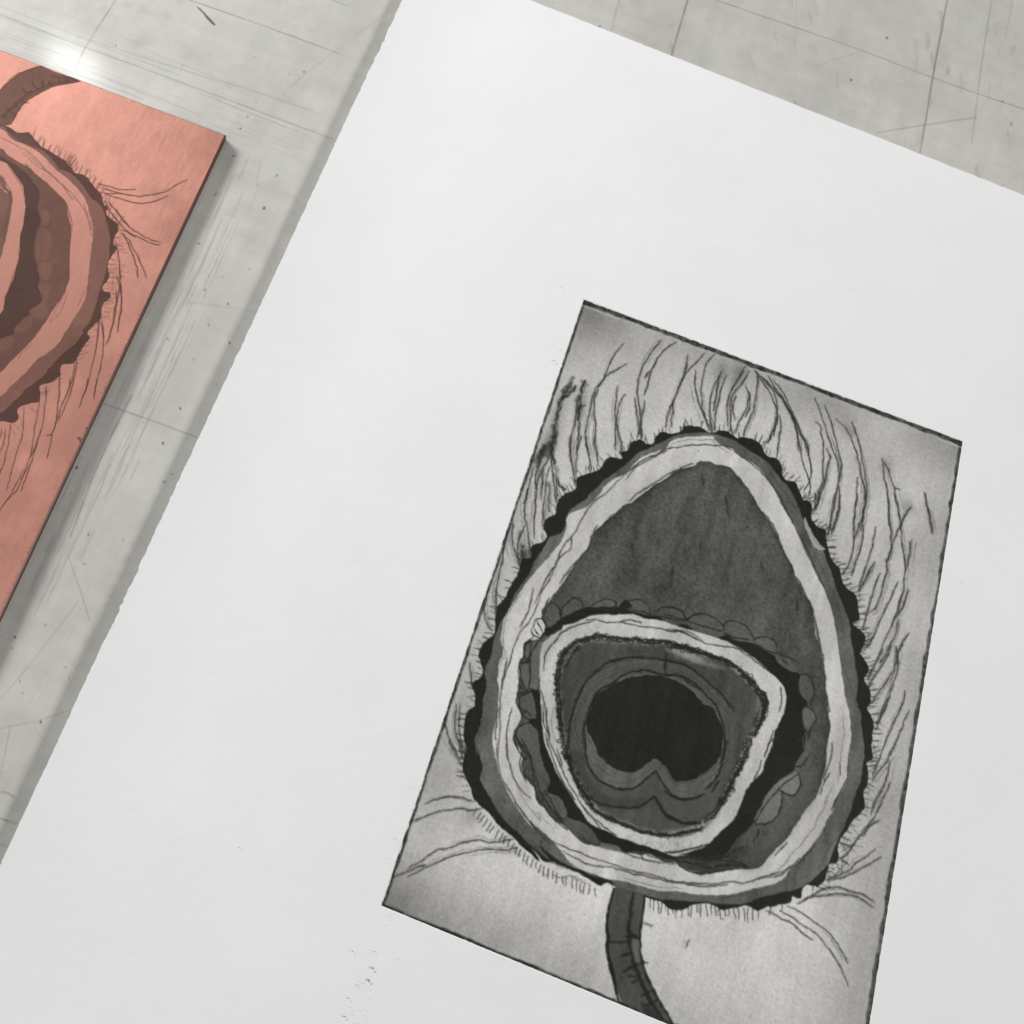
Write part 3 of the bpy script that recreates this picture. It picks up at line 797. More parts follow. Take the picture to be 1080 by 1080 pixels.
    lines(cv, "m 610,40 560,120 530,220 480,310 430,430 370,540 300,640 230,700 | i 540,570 600,630 640,690 | l 180,60 220,220 300,420 420,590",
          3.0, 100, .35, jit=1)
    # pale slivers inside the band
    for s, val in (("i 20,378 150,400 300,465 412,515 300,498 130,452 20,400", 116), ("h 870,380 940,378 1080,440 1070,472 950,432", 140),
                   ("l 870,702 1000,680 1080,662 1080,684 960,704", 150), ("m 0,690 120,684 262,630 258,662 120,704 0,708", 148),
                   ("h 296,372 262,440 215,495 232,440 280,385", 130), ("h 370,325 480,322 680,350 840,352 700,365 480,345", 128),
                   ("i 595,660 610,700 600,775 582,770 596,720", 128), ("i 300,500 240,470 340,500", 110)):
        cv.fill(pts(s), val, .8, rough=.4, soft=2, tex=grain * 30)
    cv.fill(pts("l 780,480 830,560 900,625 1000,660 980,675 820,705 640,680 520,640 440,580 560,560 690,555"), 92, .6, soft=int(res * .5), tex=str1 * 30)
    cv.fill(C_RING, 82, .9, rough=.2, tex=grain * 12 + str1 * 18, soft=1)
    cv.fill(pts("l 250,180 290,340 400,500 470,530 560,545 680,545 740,510 690,480 600,490 480,470 400,410 345,300 320,200"), 60, .65, soft=int(res * .5))
    cv.fill(C_RING2, 96, .9, rough=.2, tex=grain * 12 + str1 * 26 + blot * 14, soft=1)
    cv.fill(C_HEART, 35, .98, rough=.45, tex=grain * 8 + blot * 14 + str1 * 8)
    lines(cv, KNOT_LINES, 1.5, 34, .9, jit=.6)
    lines(cv, KNOT_LINES, 1.0, 40, .8, jit=1.3)
    lines(cv, KNOT_LINES, 1.0, 40, .7, jit=1.6)
    # chain of tiny loops along the inside of the pale band
    ring = spline(C_IN_IN, 3, True)
    for k in range(0, len(ring), 1):
        x, y = ring[k]
        if y > 850:
            continue
        dc = np.array([697 - x, 768 - y])
        dc = dc / np.linalg.norm(dc)
        for k2 in range(2):
            ds = r.uniform(.8, 4.6)
            xc, yc = x + dc[0] * ds + r.normal(0, 1.0), y + dc[1] * ds + r.normal(0, 1.0)
            rad = r.uniform(1.2, 2.6)
            t = np.linspace(0, 2 * np.pi, 7) + r.uniform(0, 6)
            cv.stroke(np.stack([xc + rad * 1.3 * np.cos(t), yc + rad * .8 * np.sin(t)], 1), .95, 34, .85, (1, 1), .2, 2)
    cv.dot(674.5, 674.5, 2.4, 32, .9)
    lines(cv, RING_LINES, 1.9, 34, .9, jit=.3)
    lines(cv, RING_LINES, 1.0, 40, .8, jit=1.0)
    for sc_, al in ((1.05, .7), (1.10, .45), (1.17, .6), (1.24, .4), (1.36, .55), (1.43, .35), (1.52, .4)):
        HC = spline(C_HEART, 3, True)
        HC = np.array([690, 762]) + (HC - [690, 762]) * [sc_, sc_ * .99] + np.cumsum(r.normal(0, .12, HC.shape), 0) * .4
        if sc_ > 1.3:
            HC = HC[HC[:, 1] < 800]
        k = 0
        while k < len(HC) - 8:
            n_ = int(r.integers(8, 30))
            if r.random() < .7:
                cv.stroke(HC[k:k + n_], .9, 44, al, (.2, .2), .25, 2, .5)
            k += n_
    # stem
    cv.fill(STEM, 74, .96, rough=.25, tex=grain * 14 + blot * 30 + str1 * 14)
    lines(cv, "o 526,222 496,320 482,440 480,560 490,680 520,790 550,905 560,930 | o 488,500 490,600 505,700 540,840 |  o 715,270 705,400 692,520 695,640 730,760 790,890 850,990 900,1075", 3.0, 32, .95)
    lines(cv, "o 650,250 632,380 620,480 636,600 645,680 690,780 730,880 790,980 830,1040", 4.6, 34, .9, jit=.6)
    lines(cv, "o 575,640 640,625 | o 585,745 640,715 690,700 | o 640,820 690,790 | o 620,770 680,780 | o 600,520 680,530 | o 650,690 740,690 |"
              "o 700,900 760,870 | o 740,960 800,930 | o 640,500 690,540 | o 480,560 640,560", 2.4, 32, .85)
    cv.fill(pts("o 640,560 685,545 685,620 700,690 660,690"), 112, .6, soft=1)
    cv.fill(pts("o 700,930 800,1010 880,1072 800,1050 720,1020"), 36, .6, soft=1)
    lines(cv, "o 525,250 535,270 520,310 | o 540,780 560,860 600,950", 1.6, 150, .0)
    lines(cv, "o 250,150 300,170 380,200 | o 180,150 260,145 340,170 | o 480,180 520,215 500,300 | o 130,130 180,150", 1, 70, .7)
    for x, y, rr in ((616, 965, 1.5), (680, 1013, 1.3), (880, 974, 1.), (911, 975, 1), (909, 1020, 1.2), (470, 826, 1), (516, 931, 1), (978, 622, 1),
                     (600, 381, 1.3), (706, 460, 1.), (737, 476, 1.2), (780, 485, 1.2), (948, 799, 1.2), (974, 703, 1.8), (737, 462, .9)):
        cv.dot(x, y, rr, 70, .75)
    # ink creep: every edge wanders a little in the damp paper
    wx = (fbm(sh, 2.2 * res, 71, 2) - .5) * .38 * res + (fbm(sh, .6 * res, 72, 2) - .5) * .2 * res
    wy = (fbm(sh, 2.2 * res, 73, 2) - .5) * .38 * res + (fbm(sh, .6 * res, 74, 2) - .5) * .2 * res
    cv.v = creep(cv.v, wx, wy)
    # bevel ink: a dark ragged line along the plate edge
    e1 = fbm(sh, 3 * res, 41, 3)
    e2 = fbm(sh, 1.0 * res, 42, 2)
    rag = (fbm(sh, .8 * res, 43, 2) - .5) * .35
    for dist, w0, amp in ((v * PH, 1.25, .85), ((1 - v) * PH, .7, .95), (u * PW, .75, .8), ((1 - u) * PW, .95, .75)):
        wv = w0 * (.55 + .9 * e1)
        m_ = np.clip((wv - dist) / .35 + .5, 0, 1) * amp * (.5 + .9 * e2)
        m_ = np.clip(m_, 0, 1)
        cv.v = cv.v * (1 - m_) + 44 * m_
    k3 = cv.v * .5 + .125 * (np.roll(cv.v, 1, 0) + np.roll(cv.v, -1, 0) + np.roll(cv.v, 1, 1) + np.roll(cv.v, -1, 1))
    cv.v = k3 + (fbm(sh, .35 * res, 44, 2) - .5) * 9
    # white paper nibbling into the ragged rim
    dmin = np.minimum(np.minimum(v * PH, (1 - v) * PH), np.minimum(u * PW, (1 - u) * PW))
    nib = np.clip((.22 * (fbm(sh, 1.3 * res, 45, 3) - .38) / .4 - dmin) / .12 + .5, 0, 1)
    cv.v = cv.v * (1 - nib) + 212 * nib
    # thin clean line inside the head edge
    m_ = np.exp(-((v * PH - 1.9) / .22) ** 2) * (((u < .10) | (u > .94)) * .55 + .10) * (.3 + e2)
    cv.v = cv.v * (1 - m_) + 186 * m_
    cv.v = np.clip(cv.v, 22, 216)

# ------------------------------------------------------------------ the copper plate carries the same design, mirror-wise
P_STEM = pts("p -400,700 -150,560 0,420 80,345 180,275 330,218 380,240 500,285 662,345 560,364 440,390 330,440 220,505 150,590 90,690 0,705 -300,760")
P_OUT = pts("""p -300,690 0,700 80,722 150,766 240,765 310,850 400,912 480,960 560,1010 600,1058 r 540,70 592,100 610,160 700,190
 760,262 830,340 850,420 890,450 872,500 920,548 972,590 960,660 930,740 960,790 902,870 888,950 900,1010 t 892,30 900,100
 850,172 852,205 905,222 906,270 850,310 836,360 830,432 760,500 720,550 745,590 690,660 650,740 602,800 510,812 490,900
 432,950 340,980 328,1040 u 335,90 330,180 260,200 182,230 150,262 162,320 112,362 0,350 -200,420 -900,600 -1600,200 -1700,-1200 -900,-2300""")
P_GREY = pts("""p -300,700 0,705 60,752 160,832 260,872 340,902 420,972 500,1070 r 480,130 590,180 680,270 740,360 830,440
 870,540 905,700 895,850 862,1000 t 850,120 800,280 750,440 690,520 680,560 620,640 520,720 440,800 340,920 200,1020
 u 200,110 100,200 0,290 -200,370 -900,540 -1500,200 -1600,-1200 -900,-2200""")
P_LIGHT = pts("""p -300,690 0,728 100,818 200,860 300,912 380,980 450,1070 r 380,40 460,140 560,220 640,300 700,380 730,470
 760,600 765,700 745,850 722,1000 t 735,30 720,150 700,280 620,420 540,540 500,620 400,720 320,760 210,880 100,980
 u 70,80 0,150 -300,330 -900,420 -1400,100 -1500,-1200 -900,-2050""")
P_DARK = pts("""p -300,800 0,888 60,940 150,1000 240,1040 r 200,80 290,170 400,260 480,340 550,420 560,520 590,640 580,760
 575,880 580,960 t 578,20 570,120 520,250 450,350 380,460 260,620 150,730 80,800 0,880 -300,1080 -800,1200 -1200,600
 -1200,-800 -800,-1000""")
P_BLACK = pts("""r -300,0 0,30 60,60 200,150 280,250 330,330 310,450 340,560 300,650 280,830 330,960 t 305,20 330,90 320,180
 350,290 250,360 240,400 200,430 120,512 110,560 0,600 -300,760 -700,400 -800,-600""")
P_IN = pts("""p -300,900 0,992 r 0,70 62,92 130,180 190,280 210,400 200,560 165,700 160,860 130,960 t 110,120 50,250 30,350
 0,400 -300,640 -700,300 -700,-700""")
P_INN = pts("r -300,60 0,170 60,290 100,330 105,430 80,560 60,680 30,800 0,880 -200,1200 -600,1000 -600,0")
P_HAIR = """q 340,720 440,745 520,768 650,770 | q 360,750 480,785 600,815 700,820 820,805 920,770 1000,720 1070,690 |
 q 370,790 480,830 600,865 700,880 800,868 860,845 920,820 | q 400,800 500,800 600,810 | q 430,870 480,930 540,1000 600,1070 |
 q 400,860 450,960 520,1040 | s 340,0 400,100 470,165 540,210 620,250 710,275 | s 300,40 370,120 440,190 520,230 600,270 700,298 |
 s 370,170 430,190 500,235 | s 370,190 430,240 470,310 520,400 560,500 585,565 | s 400,210 440,300 480,390 510,500 520,570 |
 s 330,260 350,360 365,460 372,560 375,660 385,780 370,880 350,1000 | s 340,540 365,640 345,760 330,860 310,960 275,1075 |
 s 210,920 225,980 240,1050 | s 195,900 190,1000 185,1080 | t 980,0 990,120 1000,250 995,350 980,440 970,540 |
 t 960,200 950,330 930,470 900,590 875,650 | t 815,450 800,600 780,740 750,850 720,980 690,1080 |
 t 840,460 850,560 850,690 830,830 795,950 780,1080 | t 620,800 600,900 570,1000 540,1080 | t 640,770 610,930 570,1080 |
 t 495,860 495,960 490,1080 | t 380,1000 385,1080 | u 720,0 710,80 680,160 655,240 | u 795,0 790,80 775,165 |
 u 490,0 490,120 480,230 460,370 430,450 385,462 | u 580,0 560,110 520,200 480,320 450,400 | u 605,0 580,130 530,250 480,360 |
 u 435,440 420,540 390,650 | u 380,60 385,140 370,250 350,400 300,560 250,720 210,830 175,925 |
 u 330,80 325,200 300,360 280,480 250,640 200,780 150,900 80,980 0,1080 | u 340,420 300,540 250,650 | u 250,700 180,820 |
 u 205,230 200,380 170,520 130,650 90,790 60,910 | u 95,370 80,480 55,620 30,720 0,780 | u 50,420 30,540 0,600 | u 20,420 0,500 |
 u 200,740 130,880 20,1060 -60,1150"""
P_LINE = """p 0,800 100,850 230,920 330,1010 380,1075 | r 180,0 300,110 380,150 460,220 540,290 600,350 680,450 720,540 750,660 765,720 740,840 |
 r 200,0 330,100 | r 340,120 480,230 600,390 | r 555,430 570,540 600,650 | r 560,440 600,600 | r 690,420 740,560 755,640 |
 t 560,220 540,280 500,370 430,460 | t 545,210 500,290 450,390 410,470 | t 530,580 490,640 420,700 370,730 | t 270,640 200,700 150,760 | t 700,200 640,340 |
 r 60,80 110,170 170,260 190,320 | r 200,330 212,420 | r 150,780 160,860 130,940 | r 120,960 100,1060 | t 110,90 80,180 |
 r 310,180 340,320 320,380 330,500 350,600 340,720 340,860 | r 340,600 400,620 430,680 420,780 400,860 | r 290,840 330,880 420,890 |
 r 350,450 400,480 420,560 | r 320,950 350,1040 400,1060 430,1000 430,930 400,890 | r 240,180 270,260 | r 260,150 330,300 |
 t 340,0 350,130 400,120 430,60 | t 320,150 330,270 | t 350,160 360,290 | t 240,400 270,440 270,500 220,545 150,550 120,530 |
 t 260,410 270,380 330,360 390,400 | t 130,550 140,600 100,660 | t 150,510 250,430 | t 0,600 60,570 | t 400,160 430,120 |
 r 0,230 40,300 80,330 90,420 70,540 50,640 20,740 | r 0,210 60,260 100,340 | r 0,330 60,380 | r 0,250 30,300 60,360 | r 60,450 50,580 20,680 |
 p 60,345 160,275 330,235 | p 20,640 100,560 200,480 300,420 440,370 600,340 | p 0,660 90,570 160,520 | p 30,600 120,540 210,460 340,400 470,355"""
P_STITCH = """p 190,400 215,440 260,425 | p 265,345 285,390 330,405 | p 350,330 350,400 | p 180,510 240,520 | p 60,570 130,620 | p 400,350 420,375 |
 p 120,520 150,560 | p 480,335 500,360 | p 540,320 560,350 | p 20,620 60,650"""


def design_plate(cv, res):
    """luminance-like value 0..255: 255 = bare polished copper, low = bitten, dark copper"""
    sh = (cv.h, cv.w)
    r = np.random.default_rng(77)
    grain = (fbm(sh, 0.6 * res, 51, 2) - .5)
    blot = fbm(sh, 8 * res, 52, 4) - .5
    brush = fbm(sh, 1.0 * res, 53, 3, 1.0, 2.6) - .5
    cv.v = 230 + blot * 34 + brush * 26 + grain * 14
    lines(cv, P_HAIR, 1.2, 74, 1.0, jit=.2, uneven=.25)
    lines(cv, P_HAIR, 3.0, 190, .3, jit=.3)
    ticks(cv, P_OUT, 100, [(-75, -5, -62, 1.)], 1.0, (6, 12), 2.6, .7, centre=(0, 260), seed=8)
    ticks(cv, P_OUT, 105, [(-5, 30, 0, .9), (30, 75, -20, .9)], .95, (6, 12), 3.6, .85, centre=(0, 260), seed=9)
    ticks(cv, P_OUT, 125, [(-5, 80, 60, .5)], .8, (3, 8), 4.2, .6, centre=(0, 260), seed=10)
    lines(cv, "u 210,230 260,250 320,270 | u 230,210 290,260 | u 170,300 190,400 | u 130,370 170,430 | u 100,400 130,470 | u 330,230 370,210 |"
              "t 370,1010 440,990 | t 340,1040 420,1060 | t 900,80 970,100 | t 930,90 920,200 | s 330,280 430,290 | s 340,340 430,360 |"
              "s 360,450 430,480 | s 370,510 440,520 | s 370,545 410,560 | s 300,560 380,560 | s 300,660 350,665 | s 300,720 350,750 |"
              "s 230,800 300,820 | s 230,830 290,850 | s 230,880 300,910 | s 130,980 200,1000", .9, 110, .7)
    cv.fill(P_OUT, 62, .97, rough=.16, tex=grain * 6 + blot * 8)
    cv.fill(P_GREY, 112, .97, rough=.14, tex=blot * 16 + grain * 8 + brush * 8)
    cv.fill(pts("p 60,760 160,835 260,875 340,905 300,860 240,790 150,775"), 80, .6, soft=int(res * .5))
    cv.fill(P_LIGHT, 214, .97, rough=.2, tex=blot * 20 + brush * 20)
    cv.fill(P_DARK, 86, .97, rough=.16, tex=blot * 12 + grain * 8 + brush * 10)
    for s in ("r 350,470 395,480 415,540 390,590 345,580", "r 345,620 400,640 430,700 420,800 390,880 340,870 300,840 310,700",
              "r 340,900 420,900 440,960 410,1050 360,1060 310,960", "t 340,0 430,20 420,90 370,130 340,90",
              "t 120,520 200,440 260,410 275,470 240,530 170,555", "t 250,380 320,300 360,290 400,380 380,430 280,430",
              "t 0,610 60,570 130,600 110,650 60,690 0,690", "t 320,150 420,150 400,250 370,300 330,270"):
        cv.fill(pts(s), 106, .85, rough=.12, soft=1)
    cv.fill(P_BLACK, 60, .97, rough=.18, tex=grain * 6 + blot * 8)
    cv.fill(P_IN, 208, .97, rough=.2, tex=blot * 20 + brush * 16)
    cv.fill(P_INN, 98, .97, rough=.3, tex=blot * 20)
    cv.fill(pts("r 0,235 40,290 66,330 40,320 0,275"), 200, .85)
    lines(cv, P_LINE, 1.0, 88, .7, jit=.2)
    lines(cv, "r 0,230 40,300 80,330 90,420 70,540 50,640 20,740 | r 20,260 70,330 80,440 60,560 | r 0,700 60,520", 1.2, 84, .7, jit=.7)
    cv.fill(P_STEM, 88, .97, rough=.15, tex=blot * 16 + brush * 12)
    lines(cv, "p 0,420 80,345 180,275 330,218 | p 0,705 90,690 150,590 220,505 330,440 440,390 560,364 662,345", 1.6, 62, .8)
    lines(cv, "p 20,640 100,560 200,480 300,420 440,370 600,340 | p 420,300 560,320 640,342", 3.0, 62, .6, jit=.5)
    lines(cv, P_STITCH, 1.5, 56, .85)
    for x, y in ((49.8, 218), (60, 256), (73, 255), (29, 329), (14, 350)):
        cv.dot(x, y, 1.8, 58, .8)
    # grime along the right-hand edge
    for _ in range(240):
        t = r.random() ** .7
        x, y = 238.5 - 238.5 * t, 142 + 509 * t
        if 0.28 < t < .98:
            cv.dot(x - abs(r.normal(0, 1.0)) - .3, y + r.normal(0, 1), r.uniform(.4, 1.5), 66, .6)
    lines(cv, "u 720,400 730,420 | u 650,490 665,495 | u 670,520 700,500 | u 640,600 660,570", 3, 60, .8, jit=.6)
    # shallow wipe marks and fingerprints of tarnish
    tar = fbm(sh, 16 * res, 55, 4)
    cv.v = cv.v * (1 - .10 * np.clip((tar - .5) * 5, 0, 1))
    wx = (fbm(sh, 1.6 * res, 56, 2) - .5) * .3 * res
    wy = (fbm(sh, 1.6 * res, 57, 2) - .5) * .3 * res
    cv.v = creep(cv.v, wx, wy)
    cv.v = np.clip(cv.v, 40, 255)

# ------------------------------------------------------------------ materials
def mat_table():
    M = Mat("table_paint")
    co = M.coord()
    nz = M.noise(260, 5, .6, co)
    M.attr_times_noise('ink', nz.outputs['Fac'], 0.965, 1.03)
    b = M.b
    r_ = M.noise(60, 4, .6, co)
    mr = M.n('ShaderNodeMapRange')
    mr.inputs['To Min'].default_value, mr.inputs['To Max'].default_value = .34, .55
    M.link(r_.outputs['Fac'], mr.inputs['Value'])
    M.link(mr.outputs[0], b.inputs['Roughness'])
    b.inputs['Specular IOR Level'].default_value = .45
    b.inputs['Coat Weight'].default_value = .16
    b.inputs['Coat Roughness'].default_value = .10
    bn = M.noise(900, 3, .6, co)
    M.bump(bn.outputs['Fac'], .12, .0002)
    return M.m


def mat_paper(name, attr=None):
    M = Mat(name)
    co = M.coord()
    nz = M.noise(420, 5, .65, co)
    b = M.b
    if attr:
        n2 = M.noise(1700, 4, .7, co)
        M.attr_times_noise(attr, n2.outputs['Fac'], .89, 1.11)
    else:
        mr = M.n('ShaderNodeMapRange')
        mr.inputs['From Min'].default_value, mr.inputs['From Max'].default_value = .3, .7
        mr.inputs['To Min'].default_value, mr.inputs['To Max'].default_value = .785, .815
        M.link(M.noise(35, 4, .6, co).outputs['Fac'], mr.inputs['Value'])
        vm = M.n('ShaderNodeVectorMath', operation='SCALE')
        vm.inputs[0].default_value = (1, .996, 1.0)
        M.link(mr.outputs[0], vm.inputs['Scale'])
        M.link(vm.outputs[0], b.inputs['Base Color'])
    b.inputs['Roughness'].default_value = .85 if not attr else .7
    b.inputs['Specular IOR Level'].default_value = .25 if not attr else .1
    add = M.n('ShaderNodeMath', operation='ADD')
    M.link(nz.outputs['Fac'], add.inputs[0])
    M.link(M.noise(90, 3, .5, co).outputs['Fac'], add.inputs[1])
    M.bump(add.outputs[0], .2, .0002)
    return M.m


def mat_plain(name, col, rough=.6, metal=0.0):
    M = Mat(name)
    b = M.b
    co = M.coord()
    nz = M.noise(500, 4, .6, co)
    mx = M.n('ShaderNodeMix', data_type='RGBA')
    mx.inputs[6].default_value = (*col, 1)
    mx.inputs[7].default_value = (*[c * .55 for c in col], 1)
    M.link(nz.outputs['Fac'], mx.inputs[0])
    M.link(mx.outputs[2], b.inputs['Base Color'])
    b.inputs['Roughness'].default_value = rough
    b.inputs['Metallic'].default_value = metal
    return M.m


def mat_copper():
    M = Mat("etched_copper")
    b = M.b
    co = M.coord(rot=BRUSH, scale=(1, .22, 1))
    nz = M.noise(700, 4, .65, co)
    at_ = M.n('ShaderNodeAttribute', attribute_name='ink')
    M.link(at_.outputs['Color'], b.inputs['Base Color'])
    bare = M.n('ShaderNodeMapRange')                  # 1 on bare polished copper, 0 where bitten
    sep = M.n('ShaderNodeSeparateColor')
    M.link(at_.outputs['Color'], sep.inputs[0])
    M.link(sep.outputs[0], bare.inputs['Value'])
    bare.inputs['From Min'].default_value, bare.inputs['From Max'].default_value = .28, .55

    def mixv(lo, hi):
        m_ = M.n('ShaderNodeMapRange')
        m_.inputs['To Min'].default_value, m_.inputs['To Max'].default_value = lo, hi
        M.link(bare.outputs[0], m_.inputs['Value'])
        return m_.outputs[0]
    M.link(mixv(.08, COPPER_METAL), b.inputs['Metallic'])
    b.inputs['Specular IOR Level'].default_value = .12
    big = M.noise(38, 4, .55, co)
    rr = M.n('ShaderNodeMapRange')
    rr.inputs['From Min'].default_value, rr.inputs['From Max'].default_value = .25, .75
    rr.inputs['To Min'].default_value, rr.inputs['To Max'].default_value = .26, .42
    M.link(big.outputs['Fac'], rr.inputs['Value'])
    ad = M.n('ShaderNodeMath', operation='ADD')
    M.link(rr.outputs[0], ad.inputs[0])
    M.link(mixv(.25, 0.0), ad.inputs[1])
    M.link(ad.outputs[0], b.inputs['Roughness'])
    add = M.n('ShaderNodeMath', operation='ADD')
    M.link(nz.outputs['Fac'], add.inputs[0])
    M.link(M.noise(160, 3, .5, co).outputs['Fac'], add.inputs[1])
    bp = M.bump(add.outputs[0], .3, .0001)
    M.link(mixv(.08, .38), bp.inputs['Strength'])
    return M.m


BRUSH = 0.3
COPPER_METAL = 0.38
ILL = 0.91                                            # display grey -> base colour

# ------------------------------------------------------------------ table top
TRES = 4.0
fx_ = [at(px, py, 0.0) for px in (0, 1080) for py in (0, 1080)]
TX0, TX1 = min(p[0] for p in fx_) - 12, max(p[0] for p in fx_) + 12
TY0, TY1 = min(p[1] for p in fx_) - 5, max(p[1] for p in fx_) + 12
tw, th = int((TX1 - TX0) * TRES), int((TY1 - TY0) * TRES)


def fx_table(P):
    x, y = at(P[:, 0], P[:, 1], 0.0)
    return np.stack([(x - TX0) * TRES, (TY1 - y) * TRES], 1)


tb = Canvas(tw, th, fx_table, 190.0)
tb.scale = 1
sh = (th, tw)
smudge = fbm(sh, 26 * TRES, 61, 5) - .5
fine = fbm(sh, 4 * TRES, 62, 4) - .5
along = fbm(sh, 3 * TRES, 63, 4, .9, 9) - .5          # wipe streaks running with the sheet's long side
across = fbm(sh, 3 * TRES, 64, 4, 9, .8) - .5
tb.v = 179 + smudge * 22 + fine * 9 + along * 9 + across * 5
yy_, xx_ = np.mgrid[0:th, 0:tw]
for k in range(26):                                   # rubbed and stained patches, each with its own outline
    r_ = np.random.default_rng(300 + k)
    cx_, cy_ = r_.uniform(0, tw), r_.uniform(0, th)
    an, la, lb = r_.uniform(0, 3.14), r_.uniform(8, 45) * TRES, r_.uniform(3, 16) * TRES
    dx_, dy_ = (xx_ - cx_) * math.cos(an) + (yy_ - cy_) * math.sin(an), -(xx_ - cx_) * math.sin(an) + (yy_ - cy_) * math.cos(an)
    q_ = np.sqrt((dx_ / la) ** 2 + (dy_ / lb) ** 2) + (smudge + fine) * 1.2
    tb.v += r_.choice([-1, -1, 1]) * r_.uniform(3, 9) * np.clip((1 - q_) * 2.2, 0, 1)
LONG = [("0,15 90,50 200,90 269,116 352,147", 1.5, .55), ("122,0 90,50 80,74", 1.3, .6), ("200,0 280,28 359,57", 1.2, .75),
        ("80,38 100,44 200,76 270,97 340,121", 1.3, .35), ("110,426 150,440 207,461", 1.3, .75), ("140,416 107,482 74,566", 1.2, .85),
        ("137,418 103,484 72,560", .9, .45), ("71,584 82,615 95,655", 1, .4), ("82,635 40,690 0,738", 1, .4), ("0,768 40,760 72,749", 1, .45),
        ("11,766 5,795 0,820", 1, .5), ("0,815 28,808", .8, .25), ("2,835 9,837 15,841", 1.5, .8), ("0,863 17,869", 1.4, .75), ("0,890 8,893", 1.2, .6),
        ("725,0 716,32 707,62", 1.4, .8), ("755,0 810,19 900,50 1000,88 1080,115 1100,122", 1.3, .65), ("999,0 985,75 970,164", 1.4, .75),
        ("1046,0 1035,70 1025,150", 1.1, .35), ("925,140 980,131 1030,124", 1.4, .5), ("653,0 643,38", 1, .35), ("860,70 905,55", 1, .25),
        ("1068,0 1060,40", 1, .25), ("300,100 305,92 365,45 420,5", 1, .22), ("330,62 410,118", .9, .15), ("0,40 60,64 120,84", .9, .2),
        ("190,318 225,322 290,332", .9, .35), ("205,290 185,330 165,370 150,400", .9, .35), ("200,305 178,345 160,385", .8, .3),
        ("350,0 366,6", 1.4, .4), ("230,0 350,40", .8, .12), ("1000,240 1080,180", .8, .12), ("840,0 838,60", .8, .15), ("950,90 1000,60 1060,20", .8, .15),
        ("640,8 700,28", .8, .12), ("780,20 800,90", .8, .18), ("60,690 20,760", .8, .2), ("100,600 70,680 40,740", .8, .18)]
for s, w_, a_ in LONG:
    tb.stroke(pts(s), w_ * .95, 100, a_ * .78, (.8, .6), .12, 4, .35)
# broad blurred scuffs
sc = Canvas(tw, th, fx_table, 0.0)
sc.scale = 1
for s, w_, a_ in [("135,50 160,40", 16, .5), ("195,55 212,65", 18, .5), ("225,80 240,160", 10, .2), ("240,85 330,118", 7, .4), ("215,78 300,108", 3, .6),
                  ("310,40 330,62", 12, .4), ("300,110 315,90", 8, .4), ("150,390 120,470 90,540", 7, .5), ("255,160 235,200", 8, .4), ("60,560 20,650", 8, .5),
                  ("240,150 252,146", 6, .5), ("150,440 180,452", 6, .5), ("165,395 180,420", 5, .4), ("889,30 888,48", 6, .8), ("850,66 870,76", 7, .5),
                  ("958,0 968,5", 6, .7), ("812,82 850,112", 5, .3), ("1000,180 1010,190", 9, .3), ("780,50 790,70", 9, .4), ("735,62 745,70", 8, .4),
                  ("675,0 672,8", 6, .5), ("1060,130 1075,200", 9, .25), ("950,120 965,118", 9, .3), ("1020,60 1010,100", 7, .25), ("20,120 60,170", 6, .2)]:
    sc.stroke(pts(s), w_, -255, a_, (.4, .4), .5)
tb.v += blur(sc.v, 6) * 0.085
rt = np.random.default_rng(5)
for s in ("208,7 217,16 226,26",):
    tb.stroke(pts(s), 1.6, 60, .75)
    tb.stroke(pts("217,17 226,26"), 2.8, 60, .7)
for x, y, r_, a_ in ((254, 136, 1.6, .85), (261, 123, 1.2, .6), (270, 107, 1.1, .45), (246, 165, 1.6, .5), (278, 220, 1.9, .9), (292, 185, 1.4, .7), (210, 257, 1.7, .85),
                     (227, 205, 1.2, .5), (220, 290, 1.2, .6), (235, 292, 1, .6), (241, 321, 1.3, .8), (216, 306, 1.2, .6), (263, 284, 1.1, .7), (272, 196, 1, .4),
                     (242, 362, 1.5, .7), (220, 343, 1.1, .5), (190, 431, 1.5, .9), (228, 405, 1.2, .4), (177, 358, 1.1, .6), (172, 467, 1.9, .75), (152, 445, 1.8, .5),
                     (181, 500, 1.2, .7), (173, 509, 1.3, .6), (180, 527, 1, .6), (81, 493, 1.6, .9), (74, 520, 1, .5), (93, 564, 1.7, .5), (90, 594, 2.0, .7), (130, 570, 1.2, .4),
                     (48, 660, 1.5, .7), (16, 672, 1.6, .85), (70, 704, 1.7, .7), (73, 715, 1, .5), (43, 761, 1.9, .95), (24, 731, 1.2, .5), (21, 719, 1.2, .5),
                     (204, 380, 1.2, .3), (12, 683, 1.3, .5), (123, 48, 1.4, .5), (935, 40, 2.0, .7), (898, 84, 1.7, .8), (899, 117, 1, .4), (632, 27, 1.8, .8), (839, 108, 1.1, .5),
                     (1057, 107, 1.6, .4), (305, 78, 1.2, .4), (321, 76, 1.9, .4), (268, 60, .9, .4), (346, 45, 1, .3), (1066, 130, 2.4, .3), (136, 471, 1, .4), (192, 70, 2, .3)):
    tb.dot(x, y, r_ * 1.5, 66, min(1, a_ * .95))
    if rt.random() < .4:
        L = rt.uniform(1, 3.2)
        tb.stroke([(x, y), (x + rt.normal(0, .8), y - L)], .8, 80, a_ * .7, (.8, .4), .1, 2)
for _ in range(95):                                   # brushed rubs running beside the plate
    t0 = rt.uniform(0, .85)
    off = rt.uniform(10, 50) + rt.normal(0, 4)
    x, y = 238 - 238 * t0 + off, 150 + 509 * t0 + off * .3
    L = rt.uniform(15, 120)
    tb.stroke([(x, y), (x - L * .212, y + L * .47), (x - L * .42, y + L * .905)], rt.uniform(.6, 2.2), 120, rt.uniform(.08, .34), (.2, .2), .25)
